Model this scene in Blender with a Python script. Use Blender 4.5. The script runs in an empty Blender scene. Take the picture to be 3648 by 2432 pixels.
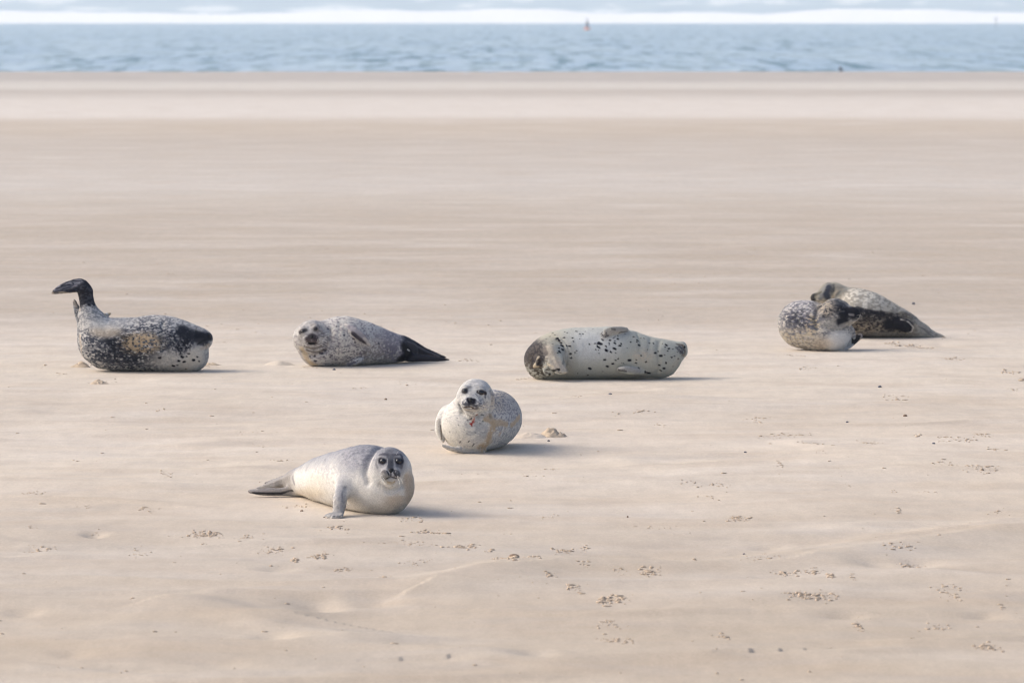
import bpy, math, random
import numpy as np
from mathutils import Vector

# ------------------------------------------------------------------ camera, world, sun, exposure
sc = bpy.context.scene
CAMH, FPX, HORIZ = 3.2, 16213.0, 60.0          # camera height (m), focal length and horizon row of the 3648x2432 photograph
PITCH = math.atan((1216 - HORIZ) / FPX)
cam_d = bpy.data.cameras.new('camera'); cam = bpy.data.objects.new('camera', cam_d)
sc.collection.objects.link(cam); sc.camera = cam
cam.location = (0, 0, CAMH); cam.rotation_euler = (math.pi/2 - PITCH, 0, 0)
cam_d.sensor_width = 36; cam_d.lens = FPX / 3648 * 36
cam_d.clip_start = 0.5; cam_d.clip_end = 12000
cam_d.dof.use_dof = True; cam_d.dof.focus_distance = 33.0; cam_d.dof.aperture_fstop = 4.5
SUN_TO = Vector((-0.80, 0.14, 0.62)).normalized()
el = math.asin(SUN_TO.z); az = math.atan2(SUN_TO.x, SUN_TO.y)
w = bpy.data.worlds.new("World"); sc.world = w; w.use_nodes = True
nt = w.node_tree; bg = nt.nodes['Background']
sky = nt.nodes.new('ShaderNodeTexSky'); sky.sky_type = 'NISHITA'; sky.sun_disc = False
sky.sun_elevation = el; sky.sun_rotation = az; sky.air_density = 0.8; sky.dust_density = 5.0; sky.ozone_density = 1.0
nt.links.new(sky.outputs[0], bg.inputs[0]); bg.inputs[1].default_value = 0.15
sl = bpy.data.lights.new('sun', 'SUN'); so = bpy.data.objects.new('sun', sl); sc.collection.objects.link(so)
sl.energy = 0.95; sl.angle = math.radians(32); sl.color = (1.0, 0.95, 0.87)
so.rotation_euler = (-SUN_TO).to_track_quat('-Z', 'Y').to_euler()
sc.view_settings.view_transform = 'Standard'; sc.view_settings.look = 'None'
sc.view_settings.gamma = 1; sc.view_settings.exposure = 0.57
sc.render.engine = 'CYCLES'; sc.cycles.filter_width = 1.0; sc.cycles.volume_bounces = 3

# ------------------------------------------------------------------ maths helpers
rng = np.random.default_rng(7); random.seed(7)
cp, sp = math.cos(PITCH), math.sin(PITCH)
def P(u, v, Y):
    """world point at depth plane Y seen at photo pixel (u, v)"""
    a = (u - 1824) / FPX; b = -(v - 1216) / FPX
    dx, dy, dz = a, cp + b * sp, -sp + b * cp
    t = Y / dy
    return np.array([dx * t, Y, CAMH + dz * t])
def gY(v):
    return CAMH / math.tan(PITCH + math.atan((v - 1216) / FPX))
def G(u, v):
    Y = gY(v); p = P(u, v, Y); return p[0], Y
def proj(p):
    d = p - np.array([0, 0, CAMH])
    f = d[:, 1] * cp - d[:, 2] * sp
    up = d[:, 1] * sp + d[:, 2] * cp
    return 1824 + FPX * d[:, 0] / f, 1216 - FPX * up / f
def pxm(Y): return FPX / Y

def _h(ix, iy, iz, s):
    n = (ix * 73856093) ^ (iy * 19349663) ^ (iz * 83492791) ^ (s * 2654435)
    n = (n ^ (n >> 13)) & 0x7fffffff
    n = (n * 1274126177) & 0x7fffffff
    return ((n ^ (n >> 16)) & 0xffff) / 65535.0
def noise(p, s=0):
    i = np.floor(p).astype(np.int64); f = p - i; f = f * f * (3 - 2 * f)
    r = 0
    for a in (0, 1):
        for b in (0, 1):
            for c in (0, 1):
                r = r + _h(i[:, 0]+a, i[:, 1]+b, i[:, 2]+c, s) * (f[:, 0] if a else 1-f[:, 0]) * (f[:, 1] if b else 1-f[:, 1]) * (f[:, 2] if c else 1-f[:, 2])
    return r
def fbm(p, s=0, o=3):
    r = 0; a = 0.5; t = 0
    for k in range(o):
        r = r + a * noise(p * 2.03 ** k + k * 17.3, s + k); t += a; a *= 0.5
    return r / t
def noise2(x, y, s=0):
    return noise(np.stack([x, y, np.zeros_like(x) + 0.37], 1), s)
def ss(a, b, x):
    t = np.clip((x - a) / (b - a), 0, 1); return t * t * (3 - 2 * t)

def link(o, parent=None):
    sc.collection.objects.link(o)
    if parent: o.parent = parent
    return o
def mesh_obj(name, V, F, mat, parent=None, smooth=True):
    me = bpy.data.meshes.new(name)
    V = np.asarray(V, dtype=np.float32)
    if isinstance(F, np.ndarray):
        n, k = F.shape
        me.vertices.add(len(V)); me.vertices.foreach_set('co', V.ravel())
        me.loops.add(n * k); me.loops.foreach_set('vertex_index', F.ravel().astype(np.int32))
        me.polygons.add(n); me.polygons.foreach_set('loop_start', np.arange(0, n*k, k, dtype=np.int32))
        me.update(calc_edges=True)
    else:
        me.from_pydata([tuple(map(float, v)) for v in V], [], F)
    me.validate()
    if smooth: me.polygons.foreach_set('use_smooth', np.ones(len(me.polygons), dtype=bool))
    me.materials.append(mat)
    return link(bpy.data.objects.new(name, me), parent)
def tag(o, label=None, cat=None, group=None, kind=None):
    if label: o['label'] = label
    if cat: o['category'] = cat
    if group: o['group'] = group
    if kind: o['kind'] = kind
    return o
def empty(name, loc):
    o = bpy.data.objects.new(name, None); o.location = loc; o.empty_display_size = 0.1; return link(o)

# ------------------------------------------------------------------ materials
def new_mat(name):
    m = bpy.data.materials.new(name); m.use_nodes = True
    return m, m.node_tree, m.node_tree.nodes['Principled BSDF']
def N(nt, typ, **kw):
    n = nt.nodes.new(typ)
    for k, v in kw.items():
        if k.startswith('i_'): n.inputs[k[2:]].default_value = v
        else: setattr(n, k, v)
    return n
def flat(name, col, rough=0.7, var=0.15, scale=30, spec=0.3):
    m, nt, b = new_mat(name)
    tc = N(nt, 'ShaderNodeTexCoord'); no = N(nt, 'ShaderNodeTexNoise'); no.inputs['Scale'].default_value = scale
    nt.links.new(tc.outputs['Object'], no.inputs['Vector'])
    mx = N(nt, 'ShaderNodeMix', data_type='RGBA')
    mx.inputs['A'].default_value = tuple(c * (1 - var) for c in col) + (1,)
    mx.inputs['B'].default_value = tuple(min(1, c * (1 + var)) for c in col) + (1,)
    nt.links.new(no.outputs['Fac'], mx.inputs['Factor']); nt.links.new(mx.outputs['Result'], b.inputs['Base Color'])
    b.inputs['Roughness'].default_value = rough; b.inputs['Specular IOR Level'].default_value = spec
    return m

# sand ------------------------------------------------------------
SAND_STOPS = [  # photo row minus horizon row -> albedo; bands of wet and dry sand run parallel to the shore
    (228, (.40, .375, .35)), (237, (.575, .555, .52)), (253, (.575, .555, .52)), (261, (.45, .41, .375)), (273, (.45, .41, .375)),
    (283, (.52, .485, .45)), (297, (.63, .59, .55)), (352, (.66, .62, .58)), (366, (.54, .48, .42)), (380, (.49, .425, .355)), (405, (.49, .425, .355)), 
    (440, (.46, .41, .36)), (600, (.52, .485, .45)), (650, (.475, .43, .38)), (720, (.44, .385, .33)),
    (840, (.425, .37, .315)), (1000, (.43, .375, .32)), (1075, (.46, .405, .35)), (1110, (.56, .50, .44)), (1190, (.60, .54, .47)), (1330, (.60, .535, .46)), (1400, (.55, .485, .415)),
    (1500, (.60, .53, .455)), (1620, (.60, .53, .45)), (1750, (.545, .475, .40)), (1900, (.485, .425, .36)), (2100, (.48, .415, .345)),
    (2380, (.455, .39, .315))]
def sand_mat():
    m, nt, b = new_mat('beach_sand')
    L = nt.links.new
    geo = N(nt, 'ShaderNodeNewGeometry'); sep = N(nt, 'ShaderNodeSeparateXYZ'); L(geo.outputs['Position'], sep.inputs[0])
    # wobble the band coordinate
    mp0 = N(nt, 'ShaderNodeMapping'); mp0.inputs['Scale'].default_value = (0.05, 0.12, 0); L(geo.outputs['Position'], mp0.inputs[0])
    n0 = N(nt, 'ShaderNodeTexNoise', i_Scale=1.0, i_Detail=3.0); L(mp0.outputs[0], n0.inputs['Vector'])
    dv = N(nt, 'ShaderNodeMath', operation='DIVIDE'); dv.inputs[0].default_value = CAMH * FPX / 2400; L(sep.outputs['Y'], dv.inputs[1])
    w1 = N(nt, 'ShaderNodeMath', operation='MULTIPLY_ADD'); L(n0.outputs['Fac'], w1.inputs[0]); w1.inputs[1].default_value = 0.05; w1.inputs[2].default_value = 0.975
    mu = N(nt, 'ShaderNodeMath', operation='MULTIPLY', use_clamp=True); L(dv.outputs[0], mu.inputs[0]); L(w1.outputs[0], mu.inputs[1])
    ramp = N(nt, 'ShaderNodeValToRGB'); cr = ramp.color_ramp
    while len(cr.elements) > 1: cr.elements.remove(cr.elements[-1])
    cr.elements[0].position = SAND_STOPS[0][0] / 2400; cr.elements[0].color = SAND_STOPS[0][1] + (1,)
    for p, c in SAND_STOPS[1:]:
        e = cr.elements.new(p / 2400); e.color = (c[0] * 1.0, c[1] * .99, c[2] * .955, 1)
    L(mu.outputs[0], ramp.inputs[0])
    # wind streaks of pale dry sand, long across the wind
    def streak(scale, seed, detail, lo, hi):
        mp = N(nt, 'ShaderNodeMapping'); mp.inputs['Scale'].default_value = scale; mp.inputs['Location'].default_value = (seed, seed * 2, 0)
        mp.inputs['Rotation'].default_value = (0, 0, math.radians(-4))
        L(geo.outputs['Position'], mp.inputs[0])
        n = N(nt, 'ShaderNodeTexNoise', i_Scale=1.0, i_Detail=detail, i_Roughness=0.6, i_Distortion=0.25); L(mp.outputs[0], n.inputs['Vector'])
        r = N(nt, 'ShaderNodeMapRange', interpolation_type='SMOOTHSTEP'); r.inputs['From Min'].default_value = lo; r.inputs['From Max'].default_value = hi
        L(n.outputs['Fac'], r.inputs['Value']); return r.outputs[0]
    s1 = streak((0.32, 0.55, 0), 3.1, 5.0, 0.42, 0.74)
    s2 = streak((0.8, 1.5, 0), 9.7, 5.0, 0.42, 0.70)
    s3 = streak((0.09, 0.33, 0), 21.0, 3.0, 0.35, 0.68)
    def mix(fac, A, Bc, f):
        mx = N(nt, 'ShaderNodeMix', data_type='RGBA')
        k = N(nt, 'ShaderNodeMath', operation='MULTIPLY'); L(fac, k.inputs[0]); k.inputs[1].default_value = f
        L(k.outputs[0], mx.inputs['Factor']); L(A, mx.inputs['A'])
        if isinstance(Bc, tuple): mx.inputs['B'].default_value = Bc + (1,)
        else: L(Bc, mx.inputs['B'])
        return mx.outputs['Result']
    c = mix(s3, ramp.outputs[0], (.56, .50, .43), 0.20)
    c = mix(s1, c, (.64, .59, .53), 0.46)
    c = mix(s2, c, (.44, .355, .27), 0.38)
    s4 = streak((1.1, 2.6, 0), 33.0, 3.0, 0.45, 0.68)
    c = mix(s4, c, (.40, .37, .345), 0.22)
    s5 = streak((0.03, 1.1, 0), 47.0, 3.0, 0.50, 0.66)
    c = mix(s5, c, (.66, .61, .55), 0.08)
    # grain speckle
    g1 = N(nt, 'ShaderNodeTexNoise', i_Scale=55.0, i_Detail=4.0, i_Roughness=0.7); L(geo.outputs['Position'], g1.inputs['Vector'])
    gr = N(nt, 'ShaderNodeMapRange'); gr.inputs['From Min'].default_value = 0.3; gr.inputs['From Max'].default_value = 0.7
    gr.inputs['To Min'].default_value = 0.90; gr.inputs['To Max'].default_value = 1.08; L(g1.outputs['Fac'], gr.inputs['Value'])
    mps = N(nt, 'ShaderNodeMapping'); mps.inputs['Scale'].default_value = (7, 2.2, 1); L(geo.outputs['Position'], mps.inputs[0])
    g2 = N(nt, 'ShaderNodeTexNoise', i_Scale=1.0, i_Detail=5.0, i_Roughness=0.75); L(mps.outputs[0], g2.inputs['Vector'])
    gr2 = N(nt, 'ShaderNodeMapRange'); gr2.inputs['From Min'].default_value = 0.3; gr2.inputs['From Max'].default_value = 0.7
    gr2.inputs['To Min'].default_value = 0.91; gr2.inputs['To Max'].default_value = 1.06; L(g2.outputs['Fac'], gr2.inputs['Value'])
    gm = N(nt, 'ShaderNodeMath', operation='MULTIPLY'); L(gr.outputs[0], gm.inputs[0]); L(gr2.outputs[0], gm.inputs[1])
    mm = N(nt, 'ShaderNodeMix', data_type='RGBA', blend_type='MULTIPLY'); mm.inputs['Factor'].default_value = 1
    L(c, mm.inputs['A']); L(gm.outputs[0], mm.inputs['B'])
    L(mm.outputs['Result'], b.inputs['Base Color'])
    b.inputs['Roughness'].default_value = 0.9; b.inputs['Specular IOR Level'].default_value = 0.15
    mpb = N(nt, 'ShaderNodeMapping'); mpb.inputs['Scale'].default_value = (2.0, 5.0, 2.0); L(geo.outputs['Position'], mpb.inputs[0])
    nb = N(nt, 'ShaderNodeTexNoise', i_Scale=2.2, i_Detail=7.0, i_Roughness=0.62); L(mpb.outputs[0], nb.inputs['Vector'])
    bp = N(nt, 'ShaderNodeBump', i_Strength=0.5, i_Distance=0.012); L(nb.outputs['Fac'], bp.inputs['Height'])
    L(bp.outputs[0], b.inputs['Normal'])
    return m
M_SAND = sand_mat()
M_CLOD = flat('damp_sand_clod', (.49, .395, .30), 0.95, 0.25, 60, 0.1)
M_HEAP = flat('heaped_sand', (.50, .41, .31), 0.95, 0.2, 60, 0.1)

def fur_mat():
    m, nt, b = new_mat('seal_fur'); L = nt.links.new
    at = N(nt, 'ShaderNodeAttribute', attribute_name='fur')
    tc = N(nt, 'ShaderNodeTexCoord')
    mp = N(nt, 'ShaderNodeMapping'); mp.inputs['Scale'].default_value = (1, 1, 1.6); L(tc.outputs['Object'], mp.inputs[0])
    n = N(nt, 'ShaderNodeTexNoise', i_Scale=90.0, i_Detail=4.0, i_Roughness=0.65); L(mp.outputs[0], n.inputs['Vector'])
    r = N(nt, 'ShaderNodeMapRange'); r.inputs['From Min'].default_value = .3; r.inputs['From Max'].default_value = .7
    r.inputs['To Min'].default_value = .80; r.inputs['To Max'].default_value = 1.16; L(n.outputs['Fac'], r.inputs['Value'])
    mm = N(nt, 'ShaderNodeMix', data_type='RGBA', blend_type='MULTIPLY'); mm.inputs['Factor'].default_value = 1
    L(at.outputs['Color'], mm.inputs['A']); L(r.outputs[0], mm.inputs['B']); L(mm.outputs['Result'], b.inputs['Base Color'])
    b.inputs['Roughness'].default_value = 0.6; b.inputs['Specular IOR Level'].default_value = 0.05
    b.inputs['Sheen Weight'].default_value = 0.0; b.inputs['Sheen Roughness'].default_value = 0.4
    n2 = N(nt, 'ShaderNodeTexNoise', i_Scale=160.0, i_Detail=3.0); L(mp.outputs[0], n2.inputs['Vector'])
    bp = N(nt, 'ShaderNodeBump', i_Strength=0.6, i_Distance=0.006); L(n2.outputs['Fac'], bp.inputs['Height']); L(bp.outputs[0], b.inputs['Normal'])
    return m
M_FUR = fur_mat()
M_EYE = flat('wet_eye', (.010, .010, .014), 0.08, 0.1, 5, 0.6)
M_NOSE = flat('nose_skin', (.012, .012, .015), 0.55, 0.2, 60, 0.2)
M_WHISK = flat('whisker_hair', (.78, .74, .66), 0.5, 0.05, 5, 0.3)
M_CLAW = flat('claw_horn', (.10, .085, .07), 0.4, 0.2, 40, 0.4)

# ------------------------------------------------------------------ seal modelling: smooth union of tapered limbs, meshed with surface nets
def smin(a, b, k):
    h = np.maximum(k - np.abs(a - b), 0) / k
    return np.minimum(a, b) - h * h * k * 0.25
def surface_nets(f, org, h):
    s = f < 0
    nx, ny, nz = f.shape
    cs = (nx-1, ny-1, nz-1)
    acc = np.zeros(cs + (3,), np.float32); cnt = np.zeros(cs, np.int16)
    def sub(a, dx, dy, dz): return a[dx:dx+cs[0], dy:dy+cs[1], dz:dz+cs[2]]
    cor = [(a, b, c) for a in (0, 1) for b in (0, 1) for c in (0, 1)]
    for i, A in enumerate(cor):
        for ax in range(3):
            if A[ax] == 1: continue
            B = list(A); B[ax] = 1
            m = sub(s, *A) != sub(s, *B)
            idx = np.nonzero(m)
            fa = sub(f, *A)[idx]; fb = sub(f, *B)[idx]
            t = fa / (fa - fb)
            base = np.array(A, np.float32)[None, :].repeat(len(t), 0); base[:, ax] += t
            acc[idx] += base; cnt[idx] += 1
    act = cnt > 0
    ids = -np.ones(cs, np.int64); ids[act] = np.arange(act.sum())
    ijk = np.argwhere(act).astype(np.float32)
    V = (ijk + acc[act] / cnt[act][:, None]) * h + org
    quads = []
    for ax in range(3):
        o1, o2 = (ax + 1) % 3, (ax + 2) % 3
        sl0 = [slice(None)] * 3; sl1 = [slice(None)] * 3
        sl0[ax] = slice(0, -1); sl1[ax] = slice(1, None)
        a = s[tuple(sl0)]; b = s[tuple(sl1)]
        e = np.argwhere(a != b)
        ok = (e[:, o1] > 0) & (e[:, o2] > 0) & (e[:, o1] < cs[o1]) & (e[:, o2] < cs[o2])
        e = e[ok]; ins = a[tuple(e.T)]
        def g(d1, d2):
            q = e.copy(); q[:, o1] -= d1; q[:, o2] -= d2; return ids[tuple(q.T)]
        q = np.stack([g(1, 1), g(0, 1), g(0, 0), g(1, 0)], 1)
        q[~ins] = q[~ins][:, ::-1]
        quads.append(q)
    return V, np.concatenate(quads)

class Seal:
    def __init__(self, crop, ground, voxel=0.007):
        self.ox, self.oy, self.s = crop
        self.Y0 = gY(self.oy + ground / self.s)
        self.voxel = voxel; self.prims = []
        self.ppm = pxm(self.Y0) * self.s               # crop pixels per metre
    def pt(self, cx, cy, dy=0.0): return P(self.ox + cx / self.s, self.oy + cy / self.s, self.Y0 + dy)
    def dyb(self, bottom): return gY(self.oy + bottom / self.s) - self.Y0
    # -- primitives
    def seg(self, A, ra, B, rb, k, sc3=(1, 1, 1), sub=False):
        sc3 = np.array(sc3)
        def f(p):
            a = A / sc3; d = (B - A) / sc3; q = p / sc3 - a
            t = np.clip(q @ d / max(d @ d, 1e-9), 0, 1)
            return np.linalg.norm(q - t[..., None] * d, axis=-1) - (ra + (rb - ra) * t)
        R = max(ra, rb) * sc3
        lo = np.minimum(A, B) - R; hi = np.maximum(A, B) + R
        self.prims.append((f, lo, hi, k, sub))
    def chain(self, nodes, k=0.03, sc3=(1, 1, 1), n=3, k0=None, world=None):
        """nodes: (cx, cy, r, dy) in crop pixels / metres"""
        pts = world if world is not None else [np.append(self.pt(a[0], a[1], a[3] if len(a) > 3 else 0), a[2] / self.ppm) for a in nodes]
        pts = np.array(pts); out = []
        m = len(pts)
        for i in range(m - 1):
            p0 = pts[max(i-1, 0)]; p1 = pts[i]; p2 = pts[i+1]; p3 = pts[min(i+2, m-1)]
            for j in range(n):
                t = j / n
                out.append(0.5 * ((2*p1) + (-p0+p2)*t + (2*p0-5*p1+4*p2-p3)*t*t + (-p0+3*p1-3*p2+p3)*t**3))
        out.append(pts[-1])
        keep = self.prims; self.prims = []
        for i in range(len(out) - 1): self.seg(out[i][:3], out[i][3], out[i+1][:3], out[i+1][3], k, sc3)
        parts = self.prims; self.prims = keep
        def f(p):      # one limb: plain union of its short tapered lengths
            r = None
            for g in parts:
                d = g[0](p); r = d if r is None else smin(r, d, 0.006)
            return r
        self.prims.append((f, np.min([g[1] for g in parts], 0), np.max([g[2] for g in parts], 0), k, False))
    def body(self, nodes, k=0.03, sc3=(1, 1.05, 1), off=0.0):
        """nodes: (cx, top, bottom): resting on the sand where its bottom edge meets it"""
        w = []
        for a in nodes:
            dy = (a[3] if len(a) > 3 else self.dyb(a[2])) + off
            r = (a[2] - a[1]) / 2
            w.append(np.append(self.pt(a[0], (a[1] + a[2]) / 2, dy), r / self.s / pxm(self.Y0 + dy)))
        self.chain(None, k=k, sc3=sc3, world=w)
    def ball(self, cx, cy, r, dy, k=0.03, sc3=(1, 1, 1), sub=False):
        A = self.pt(cx, cy, dy); R = r / self.ppm
        self.seg(A, R, A + 1e-5, R, k, sc3, sub)
    def front(self, cx, cy):
        ys = np.linspace(-1.2, 1.8, 600)
        p = np.array([self.pt(cx, cy, y) for y in ys]); d = self.ev(p)
        i = np.nonzero(d < 0)[0]
        return ys[i[0]] if len(i) else 0.0
    def ev(self, p):
        r = np.full(p.shape[:-1], 9.0)
        for f, lo, hi, k, sub in self.prims:
            d = f(p); r = -smin(-r, d, k) if sub else smin(r, d, k)
        return r
    def blade(self, nodes, wdir, th, k=0.02, digits=0, on=False, k_in=0.008):
        """flat flipper: nodes (cx, cy, half width px, dy)"""
        wd = np.array(wdir, float); wd /= np.linalg.norm(wd)
        pts = []
        for a in nodes:
            dy = a[3]
            if on: dy = self.front(a[0], a[1]) + a[3]
            pts.append(np.append(self.pt(a[0], a[1], dy), a[2] / self.ppm))
        pts = np.array(pts); ths = list(th) if hasattr(th, '__len__') else [th] * len(pts)
        raw = np.concatenate([pts, np.array(ths)[:, None]], 1); sm = []; m = len(raw)
        for i in range(m - 1):
            p0, p1, p2, p3 = raw[max(i-1, 0)], raw[i], raw[i+1], raw[min(i+2, m-1)]
            for t in (0, 1/3, 2/3):
                q = 0.5 * ((2*p1) + (-p0+p2)*t + (2*p0-5*p1+4*p2-p3)*t*t + (-p0+3*p1-3*p2+p3)*t**3)
                q[3:] = np.maximum(q[3:], 0.004); sm.append(q)
        sm.append(raw[-1]); sm = np.array(sm); pts = sm[:, :4]; ths = list(sm[:, 4])
        ax_all = pts[-1][:3] - pts[0][:3]; 
        for i in range(len(pts) - 1):
            A, B = pts[i], pts[i+1]; ta, tb = ths[i] , ths[i+1]
            def f(p, A=A, B=B, ta=ta, tb=tb, i=i):
                d = B[:3] - A[:3]; q = p - A[:3]
                wv = wd - d * (wd @ d) / (d @ d); wv = wv / np.linalg.norm(wv)
                tr = q @ d / (d @ d); t = np.clip(tr, 0, 1)
                o = q - t[..., None] * d
                dw = o @ wv; rest = np.sqrt(np.maximum((o * o).sum(-1) - dw * dw, 0))
                ww = A[3] + (B[3] - A[3]) * t; tt = ta + (tb - ta) * t
                if digits:
                    g = (i + t) / (len(pts) - 1)
                    tt = tt * (1 - 0.45 * g * (0.5 - 0.5 * np.cos(dw / np.maximum(ww, 1e-4) * math.pi * digits)))
                e = np.sqrt((dw / ww) ** 2 + (rest / tt) ** 2)
                return (e - 1) * np.minimum(tt, ww)
            R = max(A[3], B[3], ta, tb)
            self.prims.append((f, np.minimum(A[:3], B[:3]) - R, np.maximum(A[:3], B[:3]) + R, k if i == 0 else k_in, False))
        return pts
    # -- mesh
    def build(self):
        h = self.voxel
        lo = np.min([p[1] for p in self.prims if not p[4]], 0) - 4*h; hi = np.max([p[2] for p in self.prims if not p[4]], 0) + 4*h
        lo[2] = max(lo[2], -0.10)
        n = np.ceil((hi - lo) / h).astype(int) + 1
        ax = [lo[i] + np.arange(n[i]) * h for i in range(3)]
        F = np.full(tuple(n), 0.5, np.float32)
        for f, a, b, k, sub in self.prims:
            m = k + 3 * h
            i0 = np.maximum(((a - m - lo) / h).astype(int), 0); i1 = np.minimum(np.ceil((b + m - lo) / h).astype(int) + 1, n)
            if (i1 <= i0).any(): continue
            X = np.stack(np.meshgrid(*[ax[j][i0[j]:i1[j]] for j in range(3)], indexing='ij'), -1)
            d = f(X); S = tuple(slice(i0[j], i1[j]) for j in range(3))
            F[S] = -smin(-F[S], d, k) if sub else smin(F[S], d, k)
        F[:, :, 0] = np.maximum(F[:, :, 0], 0.01)
        V, Q = surface_nets(F, lo, h)
        V = V.astype(np.float64)
        E = np.concatenate([Q[:, [0, 1]], Q[:, [1, 2]], Q[:, [2, 3]], Q[:, [3, 0]]])
        self.E = E
        for _ in range(3): V = self.relax(V, 0.5)
        self.V, self.Q = V, Q
        self.normals()
        V = self.V = V + self.Nn * (0.013 * (fbm(V * np.array([7, 7, 4.5]), 501, 2) - .5) + 0.005 * (fbm(V * np.array([26, 26, 13]), 502, 2) - .5))[:, None]
        self.normals(); self.U, self.W = proj(V)
        self.cu = (self.U - self.ox) * self.s; self.cv = (self.W - self.oy) * self.s
        self.col = np.ones((len(V), 3)) * 0.5
        return self
    def relax(self, V, a):
        s = np.zeros_like(V); c = np.zeros(len(V))
        for j in range(3):
            s[:, j] = np.bincount(self.E[:, 0], V[self.E[:, 1], j], len(V)) + np.bincount(self.E[:, 1], V[self.E[:, 0], j], len(V))
        c = np.bincount(self.E[:, 0], minlength=len(V)) + np.bincount(self.E[:, 1], minlength=len(V))
        return V * (1 - a) + a * s / np.maximum(c, 1)[:, None]
    def normals(self):
        V, Q = self.V, self.Q
        fn = np.cross(V[Q[:, 2]] - V[Q[:, 0]], V[Q[:, 3]] - V[Q[:, 1]])
        n = np.zeros_like(V)
        for j in range(3):
            for c in range(4): n[:, j] += np.bincount(Q[:, c], fn[:, j], len(V))
        self.Nn = n / np.maximum(np.linalg.norm(n, axis=1), 1e-12)[:, None]
    def surf(self, cx, cy):
        """index of the skin vertex nearest the viewer's side at a crop point"""
        d = np.hypot(self.cu - cx, self.cv - cy); tol = 7.0 * self.voxel * self.ppm / 7
        m = d < tol
        if not m.any(): return int(np.argmin(d))
        i = np.nonzero(m)[0]; return int(i[np.argmin(self.V[i, 1] + d[i] / self.ppm)])
    # -- colour
    def dist(self, pts, warp=0.0, ws=60, seed=1):
        Q = [self.V[self.surf(*p)] for p in pts]
        V = self.V
        if warp: V = V + warp * (np.stack([fbm(V * ws, seed + 5*j, 2) for j in range(3)], 1) - 0.5) * 2
        if len(Q) == 1: return np.linalg.norm(V - Q[0], axis=1)
        best = None
        for a, b in zip(Q[:-1], Q[1:]):
            d = b - a; t = np.clip((V - a) @ d / max(d @ d, 1e-9), 0, 1)
            e = np.linalg.norm(V - a - t[:, None] * d, axis=1)
            best = e if best is None else np.minimum(best, e)
        return best
    def stroke(self, pts, r, col, a=1.0, soft=0.5, warp=0.25, ws=None, seed=1, brk=0.0, bs=90):
        """paint along a line on the skin; r in crop px; brk breaks the patch up with noise"""
        R = r / self.ppm
        d = self.dist(pts, warp * R, ws or 0.6 / R, seed)
        m = 1 - ss(R * (1 - soft), R * (1 + soft), d)
        if brk: m = m * ss(brk - 0.14, brk + 0.14, fbm(self.V * bs, seed + 40, 3) )
        self.mixc(col, m * a)
    def mixc(self, col, m):
        m = np.clip(m, 0, 1)[:, None]; g = 0.5
        self.col = (self.col ** g * (1 - m) + np.array(col)[None, :] ** g * m) ** (1 / g)
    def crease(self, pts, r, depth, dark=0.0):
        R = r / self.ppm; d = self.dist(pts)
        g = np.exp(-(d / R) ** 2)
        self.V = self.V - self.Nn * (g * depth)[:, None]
        if dark: self.col *= (1 - dark * g)[:, None]  # fold shade painted into the fur colour along the groove
    def spots(self, lst, col=(.008, .008, .014), r0=16, a=0.97):
        for i, q in enumerate(lst):
            cx, cy = q[0], q[1]; r = q[2] if len(q) > 2 else r0; dx = q[3] if len(q) > 3 else 0.6 * r
            self.stroke([(cx - dx, cy - 0.25 * dx), (cx + dx, cy + 0.25 * dx)], r, col, a, 0.35, 0.5, seed=i * 3 + 2)
    def finish(self, label, voxel_extra=None, name='seal'):
        base = np.array([self.V[:, 0].mean(), self.V[:, 1].mean(), 0.0])
        self.base = base
        root = empty(name, tuple(base)); tag(root, label, 'seal', 'seals hauled out on the sand')
        body = mesh_obj('body', self.V - base, self.Q, M_FUR, root)
        at = body.data.attributes.new('fur', 'FLOAT_COLOR', 'POINT')
        c = np.concatenate([np.clip(self.col, 0.004, 0.9), np.ones((len(self.V), 1))], 1).astype(np.float32)
        at.data.foreach_set('color', c.ravel())
        self.root = root; return root
    def lump(self, name, cx, cy, rx, rz, mat, depth=0.55, rot=0.0, ry=None, shape=None):
        """small rounded part (eye, nose) seated in the skin"""
        i = self.surf(cx, cy); p = self.V[i]; n = self.Nn[i]
        a, b = rx / self.ppm, rz / self.ppm; c = ry / self.ppm if ry else min(a, b)
        V, F = uv_ball(14, 20)
        V = np.array(V)
        if shape == 'nose':    # broad flat top narrowing to the lip
            V[:, 0] *= 0.72 + 0.38 * np.clip(V[:, 2] + 0.2, -1, 1)
        V = V * np.array([a, c, b])
        fy = -n; fx = np.cross(fy, [0, 0, 1.0]); fx /= np.linalg.norm(fx); fz = np.cross(fx, fy)
        if fx[0] < 0: fx, = (-fx,);
        cr, sr = math.cos(rot), math.sin(rot)
        ex, ez = fx * cr + fz * sr, -fx * sr + fz * cr
        W = V[:, :1] * ex + V[:, 1:2] * fy + V[:, 2:] * ez + p - n * c * depth - self.base
        return mesh_obj(name, W, F, mat, self.root)
    def whiskers(self, items, rad=0.0012):
        for (a, b, c, out) in items:
            V, F = [], []
            p0 = self.V[self.surf(*a)]; y0 = p0[1]
            p1 = P(self.ox + b[0]/self.s, self.oy + b[1]/self.s, y0 - out * 0.6); p2 = P(self.ox + c[0]/self.s, self.oy + c[1]/self.s, y0 - out)
            for j in range(8):
                t = j / 7; p = (1-t)**2 * p0 + 2*t*(1-t) * p1 + t*t * p2; r = rad * (1 - 0.6 * t)
                for m in range(4):
                    an = m * math.pi / 2; V.append(p + r * np.array([math.cos(an), 0.3*math.sin(an), math.sin(an)]) - self.base)
            for j in range(7):
                for m in range(4): F.append((j*4+m, j*4+(m+1) % 4, j*4+4+(m+1) % 4, j*4+4+m))
            mesh_obj('whisker', np.array(V), F, M_WHISK, self.root)
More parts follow.
